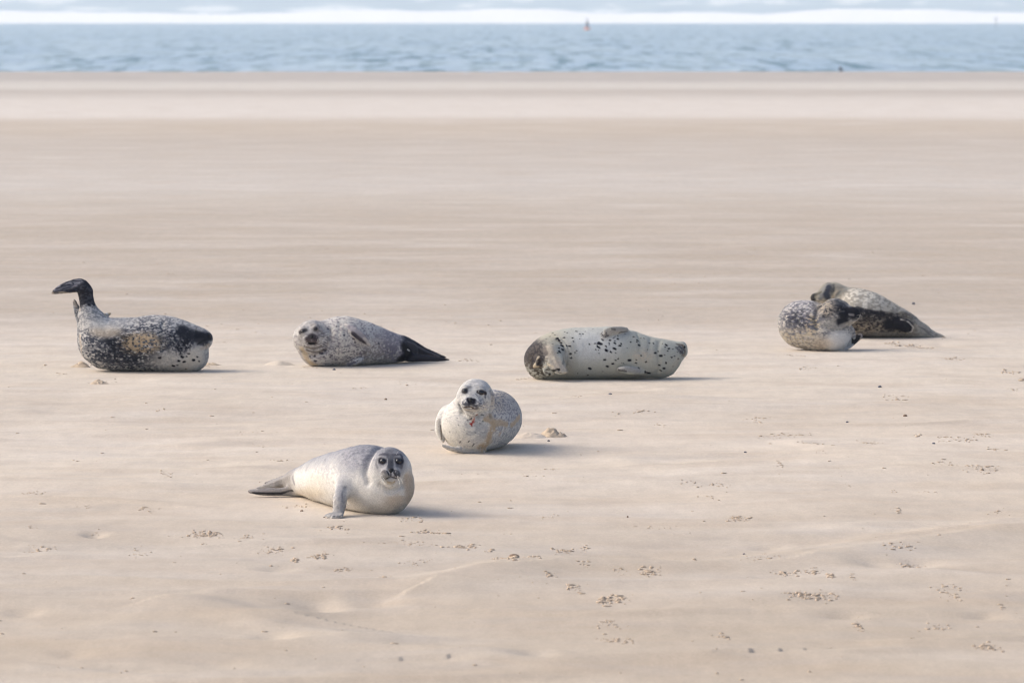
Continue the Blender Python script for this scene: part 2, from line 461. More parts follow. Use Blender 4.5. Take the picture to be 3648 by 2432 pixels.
    def claws(self, tips, length=0.018, r=0.0035, dirv=(0, -0.3, -0.6)):
        dirv = np.array(dirv, float); dirv /= np.linalg.norm(dirv)
        side = np.cross(dirv, [1, 0, 0.2]); side /= np.linalg.norm(side); s2 = np.cross(dirv, side)
        for t in tips:
            V, F = [], []; p = self.V[self.surf(*t)] - self.base
            for j, (u, rr) in enumerate(((-0.3, 1), (0.3, .8), (0.7, .5))):
                for m in range(5):
                    an = m * 2 * math.pi / 5; V.append(p + dirv * length * u + r * rr * (side * math.cos(an) + s2 * math.sin(an)))
            V.append(p + dirv * length)
            for j in range(2):
                for m in range(5): F.append((j*5+m, j*5+(m+1) % 5, j*5+5+(m+1) % 5, j*5+5+m))
            for m in range(5): F.append((10+m, 10+(m+1) % 5, 15))
            mesh_obj('claw', np.array(V), F, M_CLAW, self.root)

def uv_ball(nr, nc):
    V = [(0, 0, 1.0)]; F = []
    for i in range(1, nr):
        th = math.pi * i / nr
        for j in range(nc):
            ph = 2 * math.pi * j / nc
            V.append((math.sin(th)*math.cos(ph), math.sin(th)*math.sin(ph), math.cos(th)))
    V.append((0, 0, -1.0))
    for j in range(nc): F.append((0, 1+j, 1+(j+1) % nc))
    for i in range(nr-2):
        for j in range(nc):
            a = 1+i*nc+j; b = 1+i*nc+(j+1) % nc; F.append((a, a+nc, b+nc, b))
    L = len(V)-1
    for j in range(nc): F.append((L, L-nc+(j+1) % nc, L-nc+j))
    return V, F
def mott(S, scale, thr, seed, soft=0.055, stretch=(.85, .85, 1.6)):
    """blotchy mask: islands of fbm noise above thr"""
    V = S.V * np.array(stretch)
    V = V + 0.010 * (np.stack([fbm(V * 50, 90 + j, 2) for j in range(3)], 1) - 0.5)
    th = thr + 0.11 * (fbm(S.V * 9, seed + 60, 2) - .5)
    return ss(th - soft, th + soft, fbm(V * scale, seed, 3))
def blob(S, cx, cy, rx, ry, soft=0.5):
    d = np.sqrt(((S.cu - cx) / rx) ** 2 + ((S.cv - cy) / ry) ** 2)
    front = 1.0
    return 1 - ss(1 - soft, 1 + soft, d)

DARK = (.010, .012, .020); GREY = (.27, .26, .26); PALE = (.56, .53, .49); TAN = (.50, .37, .22); WHITE = (.66, .64, .60)

# ---- seal A: far left, hind flippers lifted
def seal_A():
    S = Seal((150, 960, 2352/650), 1308, 0.007)
    S.chain([(555, 300, 88, .02), (572, 400, 92, .02), (592, 500, 104, .01), (612, 600, 150, 0), (655, 720, 208, 0), (730, 850, 268, 0),
             (830, 955, 330, 0), (1200, 960, 350, 0), (1520, 955, 364, 0), (1780, 1010, 318, 0), (1870, 1050, 268, -.02)], k=.03)
    S.chain([(1560, 940, 330, 0), (1780, 900, 240, -.01), (1900, 890, 196, -.02), (2010, 890, 150, -.03)], k=.05)
    S.chain([(1985, 885, 142, -.03), (2085, 885, 108, -.035), (2120, 890, 82, -.035)], k=.03)
    S.ball(2110, 935, 82, -.05, .02); S.ball(2045, 970, 78, -.03, .03)
    S.ball(1950, 1120, 190, -.02, .05)
    # lifted flippers
    S.blade([(560, 290, 85, .02), (515, 215, 84, .02), (440, 205, 80, .01), (320, 222, 62, -.01), (220, 250, 40, -.02), (145, 285, 16, -.03)], (.05, .25, 1), [.05, .042, .034, .024, .016, .010], .03, digits=4)
    S.blade([(520, 230, 60, -.02), (360, 270, 40, -.06), (200, 290, 26, -.08), (130, 303, 12, -.08)], (0, 1, .5), [.03, .02, .012, .008], .03)
    S.blade([(500, 620, 70, .03), (450, 520, 50, .06), (412, 385, 15, .08)], (1, .2, 0), [.03, .02, .008], .03)
    S.blade([(760, 620, 40, .14), (830, 590, 30, .2), (885, 562, 10, .2)], (.3, .2, 1), [.02, .014, .006], .01)
    S.build()
    S.col[:] = (.50, .49, .47)
    w = 0.55 * blob(S, 1150, 1000, 700, 330, .35) + .25
    S.mixc((.028, .034, .055), np.clip(mott(S, 72, .49, 3) * (w + .18), 0, .93))
    S.mixc((.07, .075, .09), np.clip(mott(S, 30, .50, 5) * blob(S, 1150, 1020, 620, 260, .4) * .75, 0, 1))
    S.mixc(DARK, mott(S, 48, .46, 9) * blob(S, 1000, 930, 200, 120, .4) * .9)
    S.mixc(DARK, mott(S, 70, .46, 19) * blob(S, 1150, 1100, 420, 110, .4) * .8)
    S.mixc(TAN, (1 - mott(S, 60, .52, 3)) * blob(S, 1280, 950, 260, 130, .5) * .85)
    S.mixc((.56, .47, .36), blob(S, 830, 800, 200, 80, .5) * .75)
    S.mixc(WHITE, blob(S, 860, 700, 330, 70, .5) * .6)  # white rim light along the upper rump, painted into the fur
    S.mixc((.56, .54, .50), blob(S, 1750, 1180, 360, 130, .5) * .75)                    # pale throat
    S.stroke([(2000, 1080), (1960, 1180), (1900, 1250)], 110, (.58, .54, .47), .8)
    S.spots([(1810, 1130), (1860, 1122, 9), (1765, 1180), (1832, 1193), (1955, 1165), (1695, 1243), (1745, 1240, 10), (2005, 1125, 9), (1890, 1085, 10), (1515, 1140), (2028, 1182, 9), (1850, 1290, 8)])
    # dark face
    S.stroke([(1830, 800), (1950, 830), (2080, 850)], 95, (.045, .05, .065), .9, warp=.5, brk=.33, bs=70)
    S.stroke([(1850, 830), (1860, 960), (1800, 1030)], 85, DARK, .95, warp=.7, seed=8, brk=.42, bs=80)
    S.stroke([(1700, 850), (1740, 960)], 70, DARK, .8, warp=.7, seed=18, brk=.48, bs=80)
    S.stroke([(1820, 790), (1920, 850), (2010, 860)], 88, (.02, .022, .032), .85, warp=.6, brk=.30, bs=60, seed=33)
    S.stroke([(2000, 850), (2110, 870), (2160, 870)], 52, DARK, .85, warp=.5, seed=4)
    S.stroke([(2040, 930), (2100, 950)], 50, (.03, .03, .04), .8, warp=.5, seed=6)
    S.stroke([(1900, 730), (2060, 770)], 30, (.40, .38, .36), .5)
    S.stroke([(2060, 1010), (2120, 1010), (2150, 970)], 22, (.48, .40, .33), .8)
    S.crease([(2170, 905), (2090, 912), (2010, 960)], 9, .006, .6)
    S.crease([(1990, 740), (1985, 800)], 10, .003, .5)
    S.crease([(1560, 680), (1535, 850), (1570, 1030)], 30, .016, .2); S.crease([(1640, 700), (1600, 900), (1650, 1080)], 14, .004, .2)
    # tail and flippers
    m = 1 - ss(440, 500, S.cv + 150 * (fbm(S.V * 55, 4) - .5)); S.mixc((.018, .018, .026), m * .96)
    S.mixc((.10, .105, .125), mott(S, 55, .56, 44) * m * .5)
    S.stroke([(480, 150), (300, 190), (160, 250)], 40, (.26, .26, .29), .85, warp=.3, brk=.35); S.stroke([(500, 140), (360, 150), (240, 200)], 10, (.03, .03, .04), .9); S.stroke([(470, 185), (330, 195), (180, 250)], 8, (.02, .02, .03), .9)
    S.stroke([(440, 200), (260, 240)], 14, (.16, .16, .19), .8)
    S.stroke([(130, 300), (260, 292), (430, 312)], 9, (.55, .45, .33), .9)
    S.stroke([(412, 385), (440, 470), (480, 520)], 18, (.42, .37, .32), .9)
    S.stroke([(440, 560), (450, 640)], 40, DARK, .7, brk=.4)
    S.stroke([(820, 580), (880, 562)], 22, (.40, .34, .24), 1)
    S.stroke([(480, 850), (500, 1000), (530, 1150), (590, 1240)], 22, (.55, .46, .36), .6)
    S.finish('dark mottled seal at the far left with hind flippers curled up in the air')
    S.lump('nose', 2165, 852, 30, 26, M_NOSE, .5)
    S.lump('eye', 1858, 898, 22, 9, M_EYE, .6, rot=.5)
    S.whiskers([((2140, 800), (2150, 770), (2120, 735), .03), ((2150, 805), (2165, 780), (2140, 745), .02), ((2120, 960), (2160, 1010), (2140, 1050), .05), ((2100, 950), (2110, 1010), (2080, 1060), .06)])
    S.claws([(140, 265), (150, 300)], .012, .003, (-1, 0, -.3))

# ---- seal B: second from left, face to the viewer
def seal_B():
    S = Seal((1000, 1080, 2352/650), 803, 0.007)
    S.body([(520, 300, 812, 0), (640, 205, 812, .02), (820, 165, 812, .05), (1050, 225, 800, .12), (1250, 305, 785, .2), (1420, 370, 768, .28), (1560, 430, 755, .36), (1640, 475, 745, .42)], k=.03)
    S.chain([(486, 545, 260, -.03), (410, 425, 212, -.08)], k=.06); S.ball(372, 560, 140, -.07, .05)
    S.chain([(390, 450, 190, -.12), (395, 470, 130, -.17), (402, 480, 88, -.20)], k=.05)
    S.ball(362, 492, 62, -.215, .02); S.ball(448, 488, 62, -.215, .02); S.ball(408, 545, 66, -.18, .03)
    S.ball(300, 450, 130, -.1, .05); S.ball(520, 450, 130, -.09, .05)
    S.ball(455, 320, 48, -.2, .04); S.ball(285, 355, 48, -.2, .04)
    # hind flippers
    S.blade([(1560, 560, 130, .38), (1700, 565, 92, .44), (1850, 625, 62, .5), (2000, 672, 34, .55), (2125, 697, 12, .6)], (.3, .4, 1), [.10, .05, .032, .02, .01], .04, digits=2)
    S.blade([(1540, 660, 80, .3), (1700, 700, 45, .3), (1900, 710, 36, .32), (2080, 722, 22, .34), (2175, 727, 10, .34)], (.1, 1, .6), [.05, .04, .028, .018, .01], .03)
    S.blade([(870, 300, 40, .01), (960, 365, 62, -.035), (1060, 450, 56, -.055), (1145, 535, 20, -.045)], (1, 0, .9), [.03, .03, .024, .012], .014, digits=3, on=True)
    S.blade([(840, 800, 30, .0), (960, 755, 42, -.05), (1050, 722, 26, -.02)], (0, -.5, 1), [.02, .022, .015], .015, on=True)
    S.build()
    S.col[:] = (.56, .54, .51)
    S.mixc((.60, .56, .49), blob(S, 850, 450, 200, 300, .6) * .5)
    S.mixc((.16, .14, .165), mott(S, 75, .57, 3) * .62)
    S.mixc((.06, .055, .08), mott(S, 72, .54, 5) * blob(S, 850, 640, 300, 110, .5) * .7)
    S.mixc((.16, .14, .13), mott(S, 80, .50, 7) * blob(S, 1250, 640, 250, 130, .5) * .6)
    S.mixc((.14, .13, .17), mott(S, 60, .45, 8) * blob(S, 1480, 520, 190, 230, .5) * .8)
    S.mixc((.30, .28, .30), blob(S, 1450, 420, 260, 120, .5) * .5)
    m = ss(1520, 1640, S.cu + 60 * (fbm(S.V * 30, 3) - .5)); S.mixc((.022, .022, .032), m * .94)
    S.stroke([(1640, 490), (1780, 560), (1900, 620), (2050, 680)], 16, (.12, .115, .13), .7)
    S.stroke([(1600, 560), (1660, 640), (1560, 720)], 60, (.006, .006, .012), .95)
    S.stroke([(1640, 600), (1670, 612)], 7, (.8, .78, .75), 1)
    S.spots([(820, 405, 12, 4), (720, 297, 9), (447, 750, 15), (515, 645, 22), (965, 510, 10), (430, 690, 11), (560, 600, 20), (940, 460, 10), (985, 740, 8), (610, 320, 10), (370, 690, 10), (300, 295, 10), (1270, 520, 9), (880, 300, 9), (560, 690, 9), (745, 235, 8), (640, 700, 9)], (.05, .045, .065))
    # foreflipper
    S.stroke([(900, 300), (1000, 390), (1090, 470)], 52, (.26, .25, .28), .85)
    S.stroke([(925, 390), (1000, 450), (1085, 510)], 30, (.04, .035, .045), .92)
    S.stroke([(1080, 450), (1150, 540)], 20, (.52, .49, .47), .8)
    S.stroke([(860, 795), (960, 762)], 18, (.10, .10, .13), .8); S.stroke([(960, 735), (1045, 712)], 12, (.6, .58, .55), .9)
    # face
    S.mixc((.27, .255, .24), mott(S, 60, .47, 21) * blob(S, 400, 430, 230, 220, .4) * .6)
    S.mixc((.45, .43, .41), blob(S, 390, 300, 200, 100, .5) * .5)
    S.stroke([(400, 270), (470, 260), (500, 290)], 26, (.19, .18, .17), .7, brk=.42)
    S.stroke([(500, 380), (560, 410), (600, 470), (560, 560)], 40, (.12, .11, .12), .7, brk=.47)
    S.stroke([(250, 440), (240, 500)], 30, (.25, .23, .21), .5, brk=.45)
    S.stroke([(350, 470), (400, 430), (460, 465)], 40, (.04, .03, .035), .9, warp=.6, brk=.25)
    S.stroke([(345, 500), (470, 495)], 34, (.10, .075, .07), .8, warp=.6, brk=.3)
    S.stroke([(375, 525), (440, 522)], 12, (.01, .01, .012), .95)
    S.stroke([(300, 560), (400, 590), (520, 555)], 14, (.16, .13, .11), .7)
    S.stroke([(330, 610), (430, 635), (540, 610)], 12, (.10, .09, .08), .7)
    S.stroke([(270, 600), (330, 720), (420, 800)], 45, (.52, .42, .28), .75)
    S.stroke([(240, 372), (320, 345)], 27, (.05, .045, .05), .9)
    S.stroke([(455, 325)], 34, (.06, .05, .05), .85)
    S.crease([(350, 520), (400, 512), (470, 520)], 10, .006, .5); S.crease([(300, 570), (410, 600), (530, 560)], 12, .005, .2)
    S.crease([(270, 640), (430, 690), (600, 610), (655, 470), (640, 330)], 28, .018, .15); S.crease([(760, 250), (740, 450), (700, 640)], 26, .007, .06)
    S.finish('speckled pale seal looking at the viewer with black hind flippers stretched out right')
    S.lump('eye', 284, 362, 32, 20, M_EYE, .5, rot=.4); S.lump('eye', 455, 326, 28, 19, M_EYE, .5)
    S.lump('nose', 405, 425, 32, 26, M_NOSE, .4, shape='nose')
    S.whiskers([((470, 480), (560, 470), (640, 510), .05), ((470, 490), (560, 500), (640, 560), .05), ((465, 500), (530, 520), (600, 580), .05),
                ((340, 490), (280, 490), (230, 530), .05), ((345, 505), (290, 530), (260, 580), .05), ((470, 470), (540, 430), (600, 460), .04), ((350, 515), (310, 560), (300, 610), .05)])

# ---- seal C: belly toward the viewer, black spots
def seal_C():
    S = Seal((1820, 1120, 2352/680), 790, 0.007)
    S.body([(405, 315, 812, -.03), (520, 228, 812, 0), (700, 170, 808, 0), (950, 152, 800, 0), (1250, 153, 795, 0), (1450, 197, 790, 0), (1650, 262, 780, 0), (1800, 312, 770, 0), (1850, 330, 765, 0)], k=.03)
    S.chain([(1800, 530, 215, 0), (1900, 500, 178, -.0), (1990, 460, 132, 0), (2060, 442, 108, -.0), (2085, 440, 88, 0)], k=.05)
    S.chain([(1900, 560, 165, 0), (1990, 500, 120, -.02)], k=.05)
    S.ball(1880, 640, 110, 0, .05)
    S.ball(2110, 390, 55, -.01, .02); S.ball(2120, 470, 50, -.03, .02)
    # rear end curled toward the viewer
    S.chain([(420, 430, 130, -.12), (500, 470, 110, -.22), (570, 570, 80, -.27)], k=.05)
    S.blade([(490, 450, 95, -.22), (545, 570, 108, -.31), (605, 665, 84, -.35), (690, 705, 16, -.36)], (1, .25, .35), [.05, .035, .022, .01], .03, digits=3)
    S.blade([(470, 560, 60, -.24), (480, 660, 90, -.27), (500, 730, 60, -.28)], (1, 0, .3), [.04, .03, .016], .02, digits=2)
    S.blade([(330, 530, 50, -.005), (360, 590, 55, -.03), (300, 640, 45, -.03)], (1, 0, .4), [.03, .028, .02], .02, on=True)
    S.ball(350, 590, 30, S.front(350, 590) + .005, .01, sub=True)
    # foreflippers
    S.blade([(1420, 195, 36, -.08), (1330, 200, 52, -.13), (1230, 225, 74, -.17), (1165, 250, 62, -.18)], (.35, -.15, 1), [.02, .028, .022, .012], .015, digits=5)
    S.blade([(1620, 700, 40, .01), (1500, 690, 46, -.04), (1400, 680, 44, -.055), (1325, 675, 26, -.05)], (0, -.3, 1), [.03, .03, .022, .012], .012, digits=3, on=True)
    S.build()
    S.col[:] = (.41, .415, .37)
    S.mixc((.53, .55, .56), blob(S, 1000, 380, 350, 200, .6) * .7)
    S.mixc((.46, .44, .38), blob(S, 1650, 500, 150, 100, .6) * .6)
    S.mixc((.55, .47, .36), mott(S, 60, .5, 13) * blob(S, 1630, 510, 130, 70, .5) * .5)
    S.mixc((.36, .33, .26), blob(S, 420, 290, 200, 130, .6) * .6)
    S.mixc((.30, .29, .25), blob(S, 720, 560, 90, 260, .6) * .45)
    sp_ = [(568, 285, 13), (595, 310, 14), (652, 280, 12), (760, 285, 11), (612, 338, 12), (520, 357, 9), (630, 380, 15), (680, 378, 9), (722, 387, 14), (598, 405, 12), (640, 430, 15), (600, 450, 12),
        (615, 462, 11), (580, 470, 10), (510, 222, 8), (540, 245, 7), (480, 262, 7), (805, 200, 11), (745, 178, 6), (690, 218, 7), (665, 208, 7), (850, 232, 9), (890, 232, 9), (862, 252, 6), (915, 203, 7), (1015, 170, 6), (850, 300, 6),
        (810, 445, 8), (793, 465, 9), (735, 485, 13), (738, 535, 10), (772, 328, 8), (965, 365, 8), (1040, 350, 9), (1095, 355, 22), (1080, 398, 12), (1065, 385, 8), (1095, 410, 9), (1170, 390, 11), (1215, 365, 8), (1210, 350, 7),
        (1127, 306, 13), (1220, 317, 14), (1280, 350, 12), (1285, 322, 8), (1320, 297, 11), (1345, 382, 12), (1360, 358, 10), (1277, 420, 15), (1178, 440, 16), (1232, 460, 12), (1292, 475, 9), (1080, 435, 8), (1085, 477, 6), (1045, 430, 7),
        (1515, 267, 11), (1475, 337, 10), (1560, 315, 12), (1555, 332, 10), (1585, 375, 13), (1435, 412, 6), (1600, 280, 8), (1640, 285, 8), (1710, 342, 9), (1760, 350, 10), (1405, 232, 7), (1318, 257, 8),
        (1160, 557, 13), (1290, 562, 10), (1320, 542, 9), (1460, 565, 17), (1550, 560, 8), (1540, 600, 11), (1255, 610, 13), (1190, 640, 14), (975, 668, 16), (1132, 705, 8), (1668, 583, 11), (1610, 507, 9), (1785, 470, 14), (1853, 508, 15),
        (1815, 445, 8), (1868, 350, 9), (1915, 368, 15), (1950, 415, 14), (1900, 398, 9), (1933, 447, 9), (1983, 527, 9), (2020, 515, 9), (1912, 598, 13), (1887, 665, 14), (1848, 697, 12), (1830, 627, 9), (2070, 548, 12), (1690, 725, 16, 25), (1655, 703, 10), (1580, 652, 11), (2005, 645, 8), (1475, 630, 8), (1390, 603, 6), (1365, 592, 5), (825, 733, 8), (945, 755, 9), (1000, 755, 6), (2000, 425, 7), (2055, 465, 7), (1895, 495, 6), (1690, 425, 6), (440, 295, 7)]
    S.spots([(q[0], q[1], q[2] * .86) + tuple(q[3:]) for q in sp_])
    # dark rump
    S.mixc((.065, .057, .055), blob(S, 275, 480, 150, 160, .5) * .9); S.mixc((.03, .028, .036), mott(S, 60, .44, 4) * blob(S, 300, 470, 170, 150, .5) * .8)
    S.mixc((.06, .05, .042), mott(S, 62, .50, 6) * blob(S, 300, 650, 200, 180, .5) * .85)
    S.stroke([(460, 420), (520, 540), (560, 620)], 70, (.45, .40, .33), .85)
    S.stroke([(560, 600), (640, 690)], 70, (.47, .41, .34), .8, brk=.3)
    S.stroke([(430, 480), (400, 420)], 30, (.10, .09, .09), .7)
    S.stroke([(350, 600), (350, 560)], 32, (.05, .04, .035), .9)
    S.stroke([(300, 640), (340, 520)], 16, (.55, .48, .36), .8); S.stroke([(410, 640), (450, 610), (520, 640)], 16, (.52, .45, .34), .8)
    S.stroke([(470, 740), (520, 690), (590, 670)], 15, (.012, .010, .010), .95, warp=.6); S.stroke([(520, 690), (620, 720)], 8, (.02, .018, .015), .9)
    S.stroke([(530, 740), (600, 710), (685, 712)], 9, (.58, .50, .38), .9)
    S.stroke([(290, 610), (270, 650), (340, 650)], 16, (.60, .50, .35), .7)
    # creases on the flank
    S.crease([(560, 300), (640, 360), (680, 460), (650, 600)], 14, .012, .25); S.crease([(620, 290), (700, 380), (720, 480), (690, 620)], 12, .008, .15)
    # foreflippers
    S.stroke([(1410, 185), (1320, 190), (1230, 220), (1160, 250)], 64, (.36, .335, .30), .75, brk=.25)
    S.stroke([(1250, 180), (1290, 190)], 12, (.12, .11, .10), .7, brk=.3)
    for a, b in (((1130, 240), (1180, 225)), ((1135, 258), (1190, 248)), ((1155, 275), (1205, 262))): S.stroke([a, b], 7, (.03, .03, .04), .9)
    S.stroke([(1440, 205), (1350, 222), (1260, 290)], 6, (.06, .06, .06), .8)
    S.stroke([(1340, 665), (1450, 670), (1580, 700)], 42, (.33, .32, .31), .7); S.stroke([(1320, 660), (1390, 650)], 9, (.62, .58, .52), .8)
    S.stroke([(1325, 690), (1420, 700)], 8, (.03, .03, .03), .9); S.stroke([(1310, 675), (1400, 682)], 5, (.03, .03, .03), .9)
    # muzzle
    S.stroke([(2050, 360), (2120, 380), (2155, 450), (2130, 510)], 13, (.16, .14, .12), .8); S.stroke([(2070, 400), (2110, 430), (2105, 470)], 30, (.05, .05, .065), .85, brk=.35)
    S.stroke([(2040, 400), (2070, 440)], 18, (.09, .09, .10), .7, brk=.4)
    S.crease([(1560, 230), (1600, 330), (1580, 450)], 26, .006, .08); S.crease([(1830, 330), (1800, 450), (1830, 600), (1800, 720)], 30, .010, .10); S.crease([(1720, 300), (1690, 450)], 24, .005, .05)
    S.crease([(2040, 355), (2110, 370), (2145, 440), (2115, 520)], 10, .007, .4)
    S.stroke([(2060, 560), (2000, 660), (1950, 720)], 40, (.50, .46, .38), .5)
    S.finish('pale grey seal with scattered black spots lying belly toward the viewer')
    S.lump('nose', 2150, 400, 16, 22, M_NOSE, .7)
    S.whiskers([((2120, 540), (2125, 620), (2080, 700), .03), ((2110, 540), (2110, 610), (2060, 690), .05), ((2120, 520), (2150, 590), (2120, 660), .02)])
    S.claws([(1120, 232), (1130, 252), (1150, 275), (1125, 215)], .016, .004, (-1, -.4, -.3))

# ---- seal D: right, front of the pair, head turned right
def seal_D():
    S = Seal((2720, 970, 2352/680), 970, 0.007)
    S.body([(470, 345, 930, .12), (560, 350, 950, .08), (700, 405, 984, .0), (838, 510, 990, -.06)], k=.03)
    S.chain([(800, 700, 260, 0), (845, 590, 225, -.05), (880, 518, 198, -.09)], k=.04); S.ball(935, 720, 152, -.07, .03)
    S.chain([(900, 515, 184, -.10), (1010, 525, 124, -.14), (1095, 512, 86, -.17), (1122, 510, 72, -.175)], k=.025)
    S.ball(1060, 575, 70, -.17, .02); S.ball(1122, 545, 52, -.19, .015)
    S.ball(935, 610, 96, -.12, .04)
    S.chain([(1050, 690, 50, -.02), (1095, 720, 38, -.02), (1112, 780, 28, -.02), (1118, 815, 16, -.02)], k=.03)
    S.blade([(1040, 870, 80, .12), (1120, 830, 54, .1), (1185, 790, 42, .08), (1208, 768, 22, .08)], (.5, .5, .9), [.04, .03, .02, .012], .02)
    S.blade([(930, 960, 40, -.1), (1030, 935, 34, -.08), (1105, 885, 12, -.02)], (.2, 1, .2), [.03, .016, .008], .02)
    S.build()
    S.col[:] = (.50, .47, .42)
    S.mixc((.06, .065, .09), mott(S, 58, .50, 3) * .62)
    S.mixc((.06, .065, .10), mott(S, 50, .43, 6) * blob(S, 450, 560, 210, 190, .5) * .8)
    S.mixc((.40, .38, .41), (1 - mott(S, 60, .5, 3)) * blob(S, 550, 420, 240, 120, .5) * .5)
    S.mixc((.55, .44, .28), (1 - mott(S, 58, .5, 3)) * blob(S, 600, 640, 90, 120, .5) * .8)
    S.mixc((.50, .43, .31), (1 - mott(S, 70, .5, 9)) * blob(S, 400, 800, 260, 110, .5) * .7)
    S.mixc((.64, .635, .62), blob(S, 940, 860, 185, 135, .35) * .93)
    S.mixc((.56, .47, .36), blob(S, 720, 880, 120, 70, .6) * .6)
    S.mixc((.33, .315, .28), blob(S, 880, 640, 150, 75, .6) * .7)
    # head markings, with painted muzzle highlights
    S.mixc((.012, .013, .020), mott(S, 45, .47, 16, soft=.06) * blob(S, 450, 560, 200, 130, .5) * .6); S.mixc((.60, .58, .55), (1 - mott(S, 58, .52, 3)) * blob(S, 480, 400, 260, 110, .5) * .55)
    S.mixc((.36, .31, .25), blob(S, 780, 420, 130, 110, .5) * .5)
    S.mixc((.13, .13, .13), blob(S, 850, 380, 200, 100, .6) * .65); S.mixc((.04, .042, .05), mott(S, 70, .47, 12) * blob(S, 800, 420, 190, 150, .5) * .75)
    S.stroke([(860, 350), (960, 400), (1080, 450)], 48, (.045, .05, .065), .92, warp=.5, brk=.35)
    S.stroke([(750, 530), (840, 450), (960, 440)], 42, (.018, .02, .03), .95, warp=.6, brk=.38)
    S.stroke([(990, 520), (1000, 590), (960, 600)], 62, (.012, .013, .02), .96, warp=.4)
    S.stroke([(1060, 470), (1150, 480), (1180, 510)], 60, (.016, .016, .022), .95); S.stroke([(1090, 560), (1150, 560)], 22, (.05, .045, .045), .8, brk=.35)
    S.stroke([(1060, 530), (1100, 560), (1130, 560)], 24, (.09, .085, .08), .7, brk=.4)
    S.stroke([(950, 480), (1060, 500), (1110, 520)], 52, (.012, .013, .02), .95, warp=.4); S.stroke([(910, 505), (935, 480), (1000, 475)], 9, (.16, .155, .155), .6)
    S.stroke([(1065, 525), (1100, 530)], 12, (.20, .19, .19), .7)  # grey highlight painted on the black muzzle
    S.mixc((.016, .016, .022), blob(S, 1150, 480, 95, 78, .25) * .95)
    S.stroke([(1080, 625), (1150, 605)], 15, (.52, .46, .38), .8)
    S.stroke([(1198, 535), (1182, 580), (1135, 622), (1085, 648)], 19, (.50, .46, .40), .9, warp=.4)
    S.stroke([(1020, 640), (960, 660)], 30, (.48, .46, .42), .6)
    S.stroke([(1060, 515), (1100, 528)], 15, (.26, .25, .25), .8)  # brighter painted highlight over the same part of the muzzle
    S.mixc((.44, .38, .30), (1 - mott(S, 70, .5, 77)) * blob(S, 770, 420, 130, 120, .5) * .7)
    S.stroke([(730, 330), (860, 320)], 20, (.46, .46, .46), .7)
    S.stroke([(1060, 690), (1100, 790)], 14, (.40, .37, .34), .8)
    m = ((S.cu > 1085) & (S.cv > 730) & (S.V[:, 1] > S.Y0 + .03)).astype(float); S.mixc((.02, .02, .025), m * .95)
    S.stroke([(1170, 760), (1205, 755), (1215, 790), (1195, 830)], 10, (.45, .38, .34), .95)
    S.stroke([(1000, 950), (1100, 890)], 26, (.40, .38, .36), .8)
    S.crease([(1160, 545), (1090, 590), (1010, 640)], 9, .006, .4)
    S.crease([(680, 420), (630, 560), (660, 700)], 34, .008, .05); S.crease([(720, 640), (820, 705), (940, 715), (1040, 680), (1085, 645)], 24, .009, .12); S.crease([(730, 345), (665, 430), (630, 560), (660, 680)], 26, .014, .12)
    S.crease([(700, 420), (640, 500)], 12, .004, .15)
    S.finish('plump mottled seal with a black face turned right, in front of another seal')
    S.lump('eye', 945, 462, 20, 16, M_EYE, .5)
    S.lump('nose', 1185, 492, 18, 24, M_NOSE, .7)
    S.whiskers([((1080, 585), (1040, 610), (990, 650), .05), ((1090, 590), (1060, 620), (1030, 650), .05), ((1150, 530), (1190, 520), (1212, 535), .0), ((1140, 560), (1175, 560), (1200, 580), .0)], .0008)

